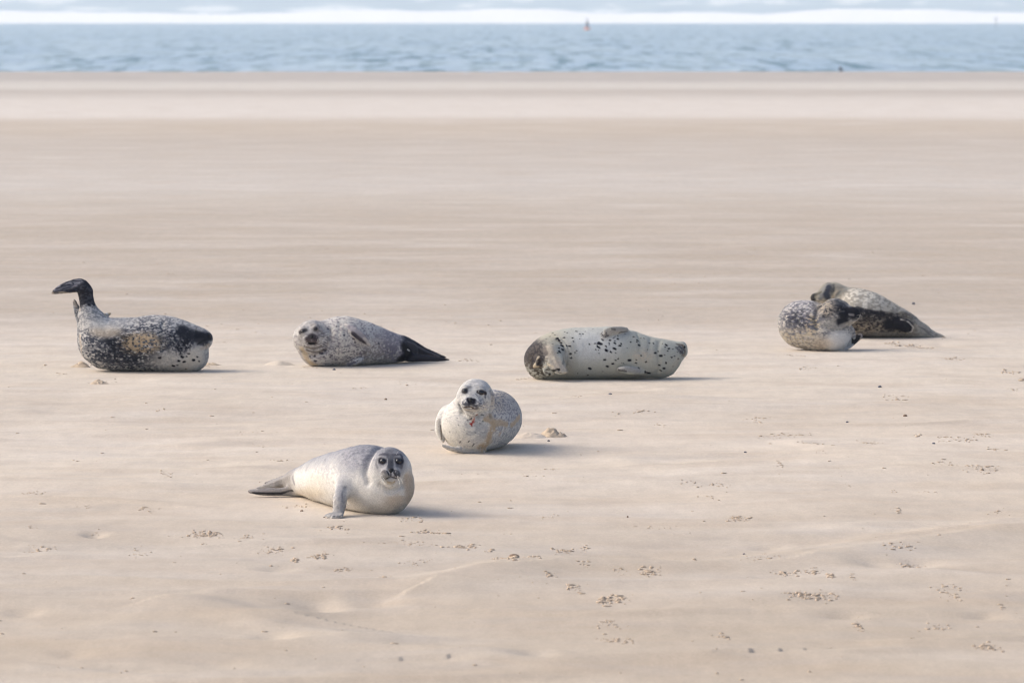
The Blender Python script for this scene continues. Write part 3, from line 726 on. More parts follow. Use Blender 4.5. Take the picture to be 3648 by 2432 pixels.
# ---- seal E: right, behind the pair
def seal_E():
    S = Seal((2720, 970, 2352/680), 800, 0.008)
    S.body([(1130, 205, 800, 0), (1260, 225, 805, 0), (1430, 310, 810, 0), (1600, 405, 812, 0), (1750, 490, 815, 0), (1880, 585, 818, 0), (1980, 650, 820, 0)], k=.03)
    S.chain([(1150, 430, 215, 0), (1000, 330, 150, 0), (880, 255, 128, 0), (830, 250, 126, 0)], k=.05)
    S.chain([(800, 250, 112, 0), (720, 300, 82, -.02), (640, 310, 58, -.02), (620, 312, 44, -.02)], k=.03)
    S.blade([(1950, 720, 95, 0), (2060, 760, 62, 0), (2160, 785, 36, 0), (2225, 792, 16, 0)], (.3, .8, 1), [.06, .035, .022, .012], .03, digits=2)
    S.blade([(1840, 700, 60, -.01), (1960, 760, 60, -.03), (2070, 795, 30, -.02)], (.2, -1, 1), [.04, .03, .015], .03)
    S.blade([(1640, 640, 60, .01), (1740, 650, 78, -.03), (1830, 680, 70, -.04), (1850, 690, 55, -.04)], (.1, 0, 1), [.03, .028, .02, .012], .02, on=True)
    S.build()
    S.col[:] = (.52, .475, .395)
    edge = 440 + 60 * np.clip((S.cu - 1100) / 500, 0, 1) + 40 * (fbm(S.V * 28, 3) - .5)
    dk = ss(-22, 22, S.cv - edge) * ss(1000, 1100, S.cu) * (1 - ss(1650, 1980, S.cu))
    S.mixc((.20, .18, .15), mott(S, 42, .50, 3) * .6)
    S.mixc((.76, .71, .61), (1 - .7 * mott(S, 42, .5, 3)) * blob(S, 1180, 330, 280, 130, .5) * .85)
    S.mixc((.030, .027, .030), dk * (.5 + .5 * mott(S, 50, .42, 5)))
    S.mixc((.38, .32, .23), mott(S, 62, .52, 8) * dk * .75 * ss(480, 700, S.cv))
    S.mixc((.34, .31, .27), blob(S, 1400, 790, 500, 60, .5) * .7)
    S.stroke([(1560, 640), (1660, 640), (1780, 670)], 85, (.012, .012, .018), .95, warp=.3)
    S.stroke([(1690, 575), (1790, 610), (1850, 680), (1830, 740), (1760, 748)], 9, (.50, .46, .40), .95)
    S.stroke([(1150, 440), (1300, 480), (1480, 500)], 26, (.02, .02, .028), .8, brk=.3)
    S.mixc((.34, .32, .28), ss(1830, 1950, S.cu) * .6)
    S.stroke([(1700, 520), (1800, 560)], 40, (.20, .17, .12), .6, brk=.4)
    for o in (0, 34, 66): S.stroke([(1880 + o, 650 + o * .4), (2000 + o, 730), (2100 + o * .6, 790 - o * .3)], 6, (.12, .11, .11), .7)
    # head
    S.mixc((.20, .19, .16), blob(S, 770, 220, 130, 120, .5) * .75); S.mixc((.36, .32, .25), blob(S, 930, 220, 90, 120, .5) * .7)
    S.stroke([(790, 150), (720, 220), (700, 300)], 40, (.20, .20, .20), .8)
    S.stroke([(800, 180), (780, 260), (790, 310)], 36, (.035, .04, .06), .92, warp=.4)
    S.stroke([(860, 150), (850, 230)], 26, (.10, .10, .10), .7, brk=.42)
    S.stroke([(850, 120), (960, 150), (1030, 190)], 18, (.46, .43, .35), .7)
    S.stroke([(1000, 200), (900, 240), (850, 310)], 16, (.60, .50, .36), .8); S.stroke([(1040, 200), (940, 250), (890, 320)], 18, (.30, .30, .27), .5)
    S.stroke([(612, 282), (600, 320)], 40, (.03, .03, .032), .95); S.stroke([(640, 270), (700, 240)], 16, (.10, .09, .07), .8)
    S.stroke([(680, 300), (640, 310)], 16, (.36, .33, .24), .6)
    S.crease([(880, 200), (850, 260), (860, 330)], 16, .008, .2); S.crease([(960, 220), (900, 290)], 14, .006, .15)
    S.finish('two tone seal partly hidden behind another, pale above and dark below, facing left')
    S.lump('nose', 604, 296, 18, 20, M_NOSE, .7)
    S.lump('eye', 770, 215, 15, 9, M_EYE, .5)

# ---- seal F: front, propped on one flipper
def seal_F():
    S = Seal((860, 1540, 2352/660), 1022, 0.006)
    S.body([(1810, 305, 1030, 0), (1700, 178, 1026, .05), (1560, 156, 1008, .14), (1400, 196, 982, .28), (1200, 246, 932, .50), (1020, 305, 880, .72), (880, 380, 835, .9), (770, 440, 800, 1.02), (680, 480, 790, 1.1)], k=.03, sc3=(1, 1, 1))
    S.ball(1838, 694, 344, -.02, .04, (1.025, 1, .98))
    S.chain([(1850, 640, 300, -.05), (1885, 500, 238, -.08), (1893, 405, 216, -.10)], k=.06)
    S.chain([(1893, 440, 190, -.13), (1896, 490, 140, -.19), (1900, 535, 98, -.235)], k=.05)
    S.ball(1838, 540, 74, -.262, .015); S.ball(1962, 535, 74, -.262, .015); S.ball(1902, 618, 84, -.235, .025)
    S.ball(1780, 480, 140, -.12, .05); S.ball(2010, 480, 128, -.12, .05)
    S.ball(1795, 345, 60, -.175, .04); S.ball(1995, 350, 60, -.175, .04)
    S.ball(1792, 357, 34, -.245, .02, sub=True); S.ball(1998, 362, 34, -.245, .02, sub=True)
    # propping foreflipper
    S.chain([(1560, 440, 150, .10), (1440, 540, 150, .04), (1340, 670, 126, -.04), (1262, 810, 96, -.13), (1248, 920, 84, -.19), (1232, 1000, 74, -.22)], k=.06, k0=.12, sc3=(1, 1, 1))
    S.ball(1222, 1025, 60, -.25, .02, (1.3, 1, .6))
    for (a, b, c, d) in (((1180, 1035), (1110, 1050), (1055, 1068), -.29), ((1195, 1045), (1135, 1066), (1095, 1086), -.31), ((1210, 1050), (1170, 1075), (1145, 1096), -.33), ((1235, 1050), (1215, 1076), (1200, 1092), -.33), ((1265, 1045), (1262, 1068), (1255, 1080), -.32)):
        S.chain([(a[0], a[1], 34, -.26), (b[0], b[1] - 6, 27, d + .02), (c[0], c[1] - 6, 16, d + .02)], k=.005, n=3)
    # hind flippers
    S.blade([(720, 610, 120, 1.05), (560, 625, 78, 1.1), (400, 660, 55, 1.13), (260, 700, 30, 1.15), (175, 722, 12, 1.15)], (.2, .5, 1), [.08, .05, .03, .018, .01], .04, digits=2)
    S.blade([(560, 580, 40, 1.2), (420, 620, 34, 1.28), (300, 640, 16, 1.3)], (.2, .5, 1), [.03, .02, .01], .03)
    S.blade([(700, 730, 60, 1.0), (540, 752, 36, 1.0), (350, 755, 36, 1.0), (180, 752, 26, 1.0), (90, 745, 12, 1.0)], (.1, 1, .5), [.05, .032, .028, .018, .01], .03)
    S.build()
    S.col[:] = (.66, .64, .60)
    up = ss(.15, .85, S.Nn[:, 2] + .25 * (fbm(S.V * 14, 3) - .5))
    S.mixc((.25, .255, .28), up * .85 * (1 - ss(1620, 1700, S.cu) * (S.cv > 300)))
    S.mixc((.26, .26, .29), blob(S, 1480, 300, 290, 170, .6) * .6)
    S.mixc((.17, .175, .21), mott(S, 60, .5, 4) * blob(S, 1560, 290, 280, 150, .5) * .75)
    S.mixc((.40, .40, .42), mott(S, 45, .5, 14) * blob(S, 1200, 420, 350, 200, .5) * .6)
    S.mixc((.33, .33, .36), blob(S, 1420, 430, 60, 90, .6) * .5)
    S.mixc((.60, .52, .40), blob(S, 880, 760, 180, 70, .6) * .6)
    S.mixc((.62, .57, .47), blob(S, 950, 620, 130, 100, .6) * .4)
    S.mixc((.42, .33, .24), mott(S, 40, .40, 24) * blob(S, 2010, 880, 190, 90, .5) * .55); S.mixc((.42, .335, .25), blob(S, 2140, 700, 65, 190, .5) * .75)
    S.mixc((.47, .43, .37), blob(S, 1900, 960, 260, 60, .6) * .6)
    # tail
    S.mixc((.30, .28, .265), ss(690, 600, S.cu) * .0 + (1 - ss(600, 700, S.cu)) * .8)
    S.stroke([(590, 590), (450, 650), (260, 700)], 46, (.25, .235, .22), .6, brk=.3)
    S.stroke([(640, 560), (660, 640)], 34, (.24, .23, .24), .7)
    S.stroke([(640, 740), (500, 775), (330, 780), (150, 770)], 18, (.03, .03, .035), .9)
    S.stroke([(480, 735), (300, 738), (110, 740)], 14, (.42, .39, .38), .9)
    S.stroke([(330, 600), (260, 650), (180, 712)], 12, (.52, .46, .42), .8)
    # foreflipper
    S.mixc((.34, .32, .30), blob(S, 1250, 950, 130, 130, .5) * .8 * (S.V[:, 1] < S.Y0 - .1))
    S.mixc((.25, .25, .27), mott(S, 60, .5, 31) * blob(S, 1250, 880, 110, 150, .5) * .4)
    S.stroke([(1100, 1050), (1180, 1020), (1280, 1030)], 46, (.36, .35, .34), .75)
    for q in ((1120, 1062), (1160, 1078), (1205, 1080), (1240, 1072)): S.stroke([q, (q[0] + 25, q[1] - 30)], 5, (.10, .095, .09), .85)
    S.stroke([(1775, 190), (1700, 250), (1640, 350), (1605, 470), (1600, 560)], 26, (.62, .60, .57), .75)
    S.mixc((.30, .30, .315), blob(S, 1888, 400, 205, 215, .25) * .85 * (S.V[:, 1] < S.Y0 - .12))
    # face
    S.stroke([(1800, 215), (1900, 195), (2000, 230)], 60, (.22, .225, .25), .9, warp=.3)
    S.stroke([(1890, 300), (1892, 400), (1898, 440)], 42, (.05, .055, .07), .93, warp=.25); S.stroke([(1880, 230), (1890, 300)], 50, (.13, .135, .155), .8)
    S.stroke([(1750, 275), (1830, 265), (1850, 275)], 22, (.08, .08, .10), .85, warp=.5); S.stroke([(1930, 275), (2010, 265), (2045, 300)], 22, (.08, .08, .10), .85, warp=.5)
    S.stroke([(1710, 330), (1700, 400), (1720, 440)], 18, (.20, .20, .22), .8); S.stroke([(2055, 340), (2052, 400), (2035, 440)], 20, (.12, .12, .14), .85)
    S.stroke([(1735, 330), (1790, 300), (1845, 330)], 8, (.40, .385, .37), .5); S.stroke([(1945, 330), (1990, 305), (2040, 335)], 8, (.36, .35, .34), .5)
    S.stroke([(1775, 352), (1808, 360)], 46, (.02, .02, .03), .97, warp=.5); S.stroke([(1990, 360), (2012, 358)], 48, (.02, .02, .03), .97, warp=.5)
    S.stroke([(1850, 330), (1845, 400), (1825, 440)], 9, (.44, .43, .43), .7); S.stroke([(1940, 340), (1950, 420)], 9, (.44, .43, .43), .7)
    S.stroke([(1745, 410), (1790, 430), (1820, 420)], 14, (.28, .28, .30), .8); S.stroke([(1975, 420), (2020, 430)], 16, (.16, .16, .18), .8)
    S.stroke([(1800, 500), (1835, 550)], 46, (.12, .11, .11), .9, brk=.2); S.stroke([(1975, 490), (1985, 545)], 42, (.08, .075, .08), .85, brk=.3)
    S.stroke([(1800, 540), (1850, 560)], 36, (.44, .41, .36), .6)
    S.stroke([(1850, 480), (1860, 510), (1880, 540)], 9, (.03, .03, .035), .9); S.stroke([(1945, 470), (1940, 510), (1960, 545)], 9, (.03, .03, .035), .9)
    S.stroke([(1895, 520), (1895, 565)], 8, (.05, .045, .045), .9)
    S.stroke([(1840, 590), (1870, 572), (1920, 570), (1968, 588)], 6, (.03, .025, .02), .95)
    S.stroke([(1830, 605), (1860, 635), (1940, 632)], 14, (.24, .18, .11), .7, brk=.35)
    S.stroke([(1860, 650), (1940, 650)], 22, (.50, .44, .34), .7)
    S.stroke([(1830, 680), (1920, 690)], 9, (.30, .26, .22), .6)
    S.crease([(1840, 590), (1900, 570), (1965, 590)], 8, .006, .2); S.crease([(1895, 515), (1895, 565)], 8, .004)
    S.crease([(1770, 670), (1890, 740), (2060, 670), (2100, 560)], 32, .018, .08); S.crease([(1790, 590), (1850, 660), (1960, 660), (2010, 590)], 14, .008, .12); S.crease([(1760, 175), (1670, 250), (1600, 370), (1565, 500), (1600, 640)], 42, .018, .10); S.crease([(1160, 640), (1170, 800), (1185, 900)], 20, .006, .1); S.crease([(1330, 700), (1360, 860)], 24, .010, .12)  # folds under the chin and neck also get painted shade
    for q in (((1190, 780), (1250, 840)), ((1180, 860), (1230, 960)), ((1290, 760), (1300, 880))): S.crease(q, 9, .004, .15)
    S.finish('pale grey seal nearest the viewer propped up on its front flipper')
    S.lump('eye', 1791, 357, 41, 37, M_EYE, .38); S.lump('eye', 1998, 362, 41, 39, M_EYE, .38)
    S.lump('nose', 1896, 472, 46, 38, M_NOSE, .35, shape='nose')
    S.whiskers([((1800, 550), (1740, 570), (1650, 690), .06), ((1795, 560), (1720, 620), (1660, 760), .07), ((1810, 565), (1740, 650), (1715, 820), .08), ((1815, 570), (1770, 640), (1780, 720), .08),
                ((1790, 545), (1720, 560), (1640, 600), .05), ((1805, 575), (1690, 650), (1645, 680), .06), ((1785, 540), (1700, 545), (1620, 590), .05), ((1830, 580), (1790, 630), (1800, 680), .07),
                ((1795, 555), (1700, 600), (1640, 720), .07), ((1985, 560), (2030, 580), (2050, 640), .06), ((1980, 570), (2010, 620), (2010, 680), .06)], .0016)
    S.whiskers([((1812, 250), (1815, 210), (1812, 175), .02), ((1965, 270), (1990, 240), (2010, 205), .02)], .0007)
    S.claws([(1056, 1070), (1095, 1088), (1146, 1098), (1200, 1094)], .02, .0035, (-.7, -.7, -.35))

# ---- seal G: round one in the middle, facing the viewer
def seal_G():
    S = Seal((1500, 1320, 2352/600), 1128, 0.006)
    S.body([(690, 405, 1140, 0), (800, 335, 1136, .06), (930, 285, 1108, .18), (1012, 262, 1056, .36), (1025, 295, 1025, .5)], k=.05, sc3=(1, 1, 1))
    S.ball(690, 770, 372, -.03, .06, (1.04, 1, .99))
    S.chain([(710, 640, 335, 0), (745, 480, 262, -.05), (757, 350, 240, -.09)], k=.06)
    S.chain([(740, 380, 200, -.13), (715, 425, 150, -.19), (700, 455, 112, -.225)], k=.05)
    S.ball(632, 465, 88, -.25, .015); S.ball(765, 468, 92, -.25, .015); S.ball(702, 560, 100, -.21, .02)
    S.ball(640, 400, 140, -.13, .05); S.ball(850, 400, 140, -.12, .05)
    S.ball(620, 265, 60, -.19, .04); S.ball(840, 270, 60, -.19, .04)
    S.blade([(330, 560, 50, .05), (255, 700, 52, .02), (250, 850, 48, -.03), (310, 980, 24, -.08)], (1, .5, 0), [.05, .04, .03, .015], .03)
    S.blade([(850, 1120, 40, -.1), (600, 1115, 44, -.14), (420, 1085, 44, -.16), (300, 1040, 22, -.16)], (.1, -1, .5), [.03, .022, .018, .01], .02)
    S.build()
    S.col[:] = (.64, .62, .57)
    S.mixc((.56, .545, .52), mott(S, 20, .5, 2) * .7)
    rear = ss(960, 1030, S.cu + 30 * (fbm(S.V * 30, 3) - .5)) * (1 - ss(560, 900, S.cv) * .4)
    S.mixc((.50, .40, .29), rear * blob(S, 1170, 420, 230, 160, .5) * .6)
    S.mixc((.14, .145, .19), mott(S, 85, .545, 4) * rear * .7)
    S.mixc((.42, .43, .47), blob(S, 1260, 520, 130, 180, .6) * .5 * (1 - mott(S, 85, .53, 4)))
    S.mixc((.33, .345, .36), mott(S, 24, .48, 7) * blob(S, 800, 850, 160, 120, .6) * .6)
    S.mixc((.25, .25, .27), mott(S, 60, .57, 17) * .3)
    S.stroke([(960, 660), (990, 760), (950, 900), (880, 1050), (860, 1120)], 76, (.46, .345, .225), .85, warp=1.0, soft=.5, brk=.36, bs=60)
    S.stroke([(1050, 720), (1150, 730), (1200, 760)], 50, (.48, .365, .245), .8, warp=.5)
    S.stroke([(1385, 640), (1330, 720), (1270, 760)], 38, (.48, .365, .25), .85, warp=.5)
    S.stroke([(1160, 830), (1110, 890)], 34, (.48, .38, .27), .6, brk=.4)
    S.stroke([(1130, 900), (1160, 800)], 26, (.66, .66, .66), .7)
    S.mixc((.58, .54, .46), blob(S, 430, 900, 200, 180, .6) * .5)
    for a, b in (((530, 1012), (552, 992)), ((662, 1002), (672, 978)), ((725, 1058), (745, 1028))): S.stroke([a, b], 7, (.05, .05, .05), .9)
    S.spots([(345, 672, 5), (390, 850, 8), (600, 825, 8), (760, 865, 8), (640, 880, 7), (870, 700, 9), (830, 735, 9), (680, 680, 10), (650, 690, 9), (870, 620, 9), (520, 760, 6), (500, 660, 6), (590, 590, 9)], (.12, .12, .12), a=.75)
    S.stroke([(240, 700), (250, 850), (300, 960)], 34, (.38, .35, .31), .85, brk=.25); S.stroke([(275, 760), (290, 950)], 10, (.10, .08, .06), .8)
    S.stroke([(300, 1050), (450, 1100), (800, 1128)], 24, (.40, .38, .35), .8)
    # face
    S.mixc((.50, .50, .50), blob(S, 760, 260, 200, 130, .6) * .5)
    S.mixc((.25, .26, .28), mott(S, 70, .53, 9) * blob(S, 740, 330, 240, 200, .4) * .5)
    S.stroke([(620, 240), (680, 215)], 24, (.20, .20, .20), .7, brk=.35); S.stroke([(580, 270), (640, 250)], 14, (.18, .18, .18), .6)
    S.stroke([(780, 230), (850, 190)], 18, (.28, .28, .28), .6, brk=.4)
    S.stroke([(590, 285), (625, 278)], 36, (.03, .03, .04), .92, warp=.4); S.stroke([(795, 290), (850, 290), (910, 320)], 26, (.03, .025, .028), .95)
    S.stroke([(900, 340), (900, 385)], 10, (.12, .12, .13), .8); S.stroke([(830, 340), (880, 335)], 8, (.34, .27, .22), .7)
    S.stroke([(760, 320), (790, 345)], 6, (.12, .12, .13), .7)
    S.mixc((.10, .105, .13), mott(S, 90, .47, 11) * blob(S, 700, 470, 180, 90, .5) * .8)
    S.stroke([(655, 390), (670, 445), (735, 445), (735, 400)], 24, (.012, .012, .02), .96)
    S.stroke([(600, 470), (630, 490), (680, 470)], 18, (.04, .04, .05), .7, brk=.35)
    S.stroke([(690, 460), (760, 490), (800, 500)], 16, (.05, .05, .055), .7, brk=.38)
    S.stroke([(595, 515), (640, 508), (690, 505), (740, 530), (800, 535), (862, 495)], 7, (.10, .06, .035), .95)
    S.stroke([(600, 540), (700, 560), (840, 540)], 24, (.55, .49, .40), .6)
    S.stroke([(560, 560), (640, 620), (760, 630), (850, 580)], 9, (.26, .24, .21), .7); S.stroke([(640, 570), (720, 580)], 9, (.22, .21, .2), .7); S.stroke([(690, 600), (740, 602)], 8, (.10, .10, .1), .7)  # painted shading ring below the muzzle, then chin marks
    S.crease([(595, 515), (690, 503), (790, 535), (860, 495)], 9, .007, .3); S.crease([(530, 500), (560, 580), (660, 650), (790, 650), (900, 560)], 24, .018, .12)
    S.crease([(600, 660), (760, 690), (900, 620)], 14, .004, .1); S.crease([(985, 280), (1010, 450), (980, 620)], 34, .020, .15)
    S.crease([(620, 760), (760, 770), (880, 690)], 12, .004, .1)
    # wound
    S.stroke([(785, 628), (762, 655)], 20, (.16, .010, .008), .95, warp=.7); S.stroke([(765, 655), (745, 680), (732, 715)], 11, (.55, .14, .10), .9, warp=1.0)
    S.stroke([(720, 690), (742, 700)], 16, (.62, .34, .26), .6, warp=1.0); S.stroke([(725, 715), (700, 760)], 17, (.28, .025, .018), .9, warp=1.2); S.stroke([(682, 735), (690, 742)], 9, (.30, .015, .012), .9, warp=.8)
    S.stroke([(690, 680), (710, 672)], 8, (.03, .03, .03), .9)
    S.finish('round whitish seal in the middle facing the viewer with a red wound under its chin')
    S.lump('eye', 606, 281, 34, 30, M_EYE, .38, rot=-.1); S.lump('eye', 842, 300, 46, 33, M_EYE, .42, rot=-.25)
    S.lump('nose', 694, 408, 42, 38, M_NOSE, .5, shape='nose')
    S.whiskers([((800, 500), (870, 510), (900, 560), .04), ((790, 510), (850, 540), (880, 600), .05), ((600, 490), (540, 490), (520, 540), .04), ((610, 500), (550, 520), (545, 580), .05), ((805, 490), (880, 480), (930, 510), .04)], .0009)

BUILD = [seal_A, seal_B, seal_C, seal_D, seal_E, seal_F, seal_G]
import os
for f in BUILD: f()

# ------------------------------------------------------------------ beach
HOLLOWS = [  # u, v, half width px, half depth px (photo rows), depth m, sharp lee side
    (1180, 2150, 260, 30, -.040), (700, 2170, 260, 35, .030), (960, 2280, 190, 16, -.035), (300, 2330, 120, 22, -.02), (1880, 2345, 240, 16, -.03), (800, 2370, 200, 18, -.012),
    (2250, 1985, 300, 20, -.025), (2200, 2020, 420, 22, .016), (3230, 2005, 240, 16, -.030), (3280, 2045, 260, 22, .02), (3500, 2195, 85, 8, -.020), (3010, 2198, 110, 8, -.020),
    (330, 1912, 50, 9, -.022), (105, 1970, 60, 8, -.02), (60, 2190, 100, 12, -.02), (1000, 2030, 90, 10, -.02), (2720, 1945, 90, 8, -.02), (1000, 1290, 60, 14, .02), (1020, 2210, 200, 20, .02), (450, 2240, 300, 25, .022), (2650, 2180, 160, 14, -.012),
    (3300, 1230, 140, 9, -.02), (2660, 2080, 500, 26, .012), (1500, 2075, 420, 22, .012), (2800, 1900, 500, 20, .014)]
RIDGES = [([(1560, 2090), (1800, 2030), (2100, 2005), (2500, 2012), (2800, 1975), (3150, 1925), (3700, 1865)], .5, .022),
    ([(2900, 1985), (3250, 1940), (3700, 1890)], .35, .014), ([(-50, 2150), (300, 2160), (560, 2165), (760, 2190), (1000, 2215)], .6, .020), ([(650, 2150), (900, 2110), (1300, 2085), (1700, 2050)], .4, .014),
    ([(1000, 1935), (1250, 1950), (1600, 1975), (1950, 1990)], .5, .014), ([(2500, 2330), (2100, 2345), (1700, 2352)], .5, .018), ([(2600, 1650), (3000, 1640), (3400, 1665), (3700, 1680)], .8, .018),
    ([(-50, 1900), (250, 1880), (560, 1872), (900, 1880)], .7, .016), ([(500, 2290), (800, 2300), (1150, 2285)], .4, .016), ([(3000, 2060), (3300, 2050), (3700, 2070)], .5, .016), ([(1750, 1440), (2300, 1425), (3000, 1440)], .9, .015), ([(-50, 1440), (400, 1450), (900, 1432)], .9, .015)]
SEATS = [(540, 1318, 1.1, .7), (1230, 1290, 1.1, .9), (2160, 1345, 1.1, .8), (2920, 1235, .8, .8), (3150, 1205, 1.1, .7), (1230, 1800, 1.1, 1.5), (1700, 1600, .7, .9)]
def terrain(X, Y):
    z = 0.030 * (fbm(np.stack([X * .35, Y * .30, X * 0], 1), 3, 3) - .5) + 0.020 * (fbm(np.stack([X * 1.1, Y * .9, X * 0 + 5], 1), 11, 3) - .5)
    near = 1 - ss(30, 60, Y)
    z += near * 0.050 * (fbm(np.stack([X * .7 + Y * .12, Y * .8, X * 0 + 9], 1), 21, 3) - .5)
    rid = 1 - np.abs(2 * fbm(np.stack([X * .45 + Y * .25, Y * 1.3, X * 0 + 2], 1), 31, 2) - 1)
    z += (0.35 + near) * 0.012 * ss(.80, 1.0, rid)
    for (u, v, a, b, d) in HOLLOWS:
        x0, y0 = G(u, v); pm = pxm(y0); a = a / pm; b = b / pm / (CAMH / y0)
        dx, dy = (X - x0) / a, (Y - y0) / b
        wob = 0.35 * (noise2(X * 3.1, Y * 1.7, 5) - .5)
        r2 = dx * dx + dy * dy + wob
        sh = np.exp(-np.maximum(r2, 0) * 1.4)
        rip = 1 + 0.35 * np.sin(X * 16 + Y * 3 + 3 * noise2(X * 2, Y * 2, 8)) * (d < 0)
        z += .95 * d * sh * rip
    for pl, wd, hh in RIDGES:
        pp = [G(*q) for q in pl]; best = np.full(X.shape, 9.0)
        wx = X + .10 * (noise2(X * 1.5, Y * 1.0, 71) - .5); wy = Y + .5 * (noise2(X * .9, Y * .5, 72) - .5)
        for (ax, ay), (bx, by) in zip(pp[:-1], pp[1:]):
            dx, dy = bx - ax, by - ay; t = np.clip(((wx - ax) * dx + (wy - ay) * dy) / (dx * dx + dy * dy), 0, 1)
            e = np.hypot(wx - ax - t * dx, wy - ay - t * dy) * np.sign((wy - ay) * dx - (wx - ax) * dy)
            best = np.where(np.abs(e) < np.abs(best), e, best)
        z += 1.5 * hh * np.where(best > 0, np.exp(-(best / (wd * .35)) ** 2), np.exp(-(best / wd) ** 2)) * (.4 + 1.2 * noise2(X * .8, Y * .8, 75))
    for (u, v, rx, ry) in SEATS:
        x0, y0 = G(u, v); z *= 1 - np.exp(-(((X - x0) / rx) ** 2 + ((Y - y0) / ry) ** 2) ** 2)
    z *= 1 - 0.6 * ss(120, 220, Y)
    z += -0.03 * np.maximum(Y - 266, 0) * (Y < 600) - 10.0 * (Y >= 600)
    return z
def beach():
    rows = np.concatenate([np.array([-400, -60, 0, 8, 14]), np.arange(18, 62, .045), 62 + np.cumsum(np.linspace(.05, 1.6, 270))])
    rows = np.concatenate([rows[rows < 276], [280, 285, 290, 320, 600, 1500, 6000]])
    cols = np.concatenate([[-60, -12, -4, -1.9, -1.4], np.linspace(-1.12, 1.12, 620), [1.4, 1.9, 4, 12, 60]])
    Yg, Sg = np.meshgrid(rows, cols, indexing='ij')
    half = np.maximum(Yg, 18) * 0.1125 + .6
    Xg = Sg * half
    Xg = np.where(np.abs(Sg) > 50, np.sign(Sg) * 4000, Xg)
    X, Y = Xg.ravel(), Yg.ravel(); Z = terrain(X, Y)
    nr, nc = Yg.shape; i = np.arange(nr * nc).reshape(nr, nc)
    Fq = np.stack([i[:-1, :-1], i[:-1, 1:], i[1:, 1:], i[1:, :-1]], -1).reshape(-1, 4)
    o = mesh_obj('beach_sand', np.stack([X, Y, Z], 1), Fq, M_SAND); tag(o, kind='structure')
    o['label'] = 'wide pale beach of wind blown sand'
beach()
def zt(x, y): return float(terrain(np.array([x]), np.array([y]))[0])

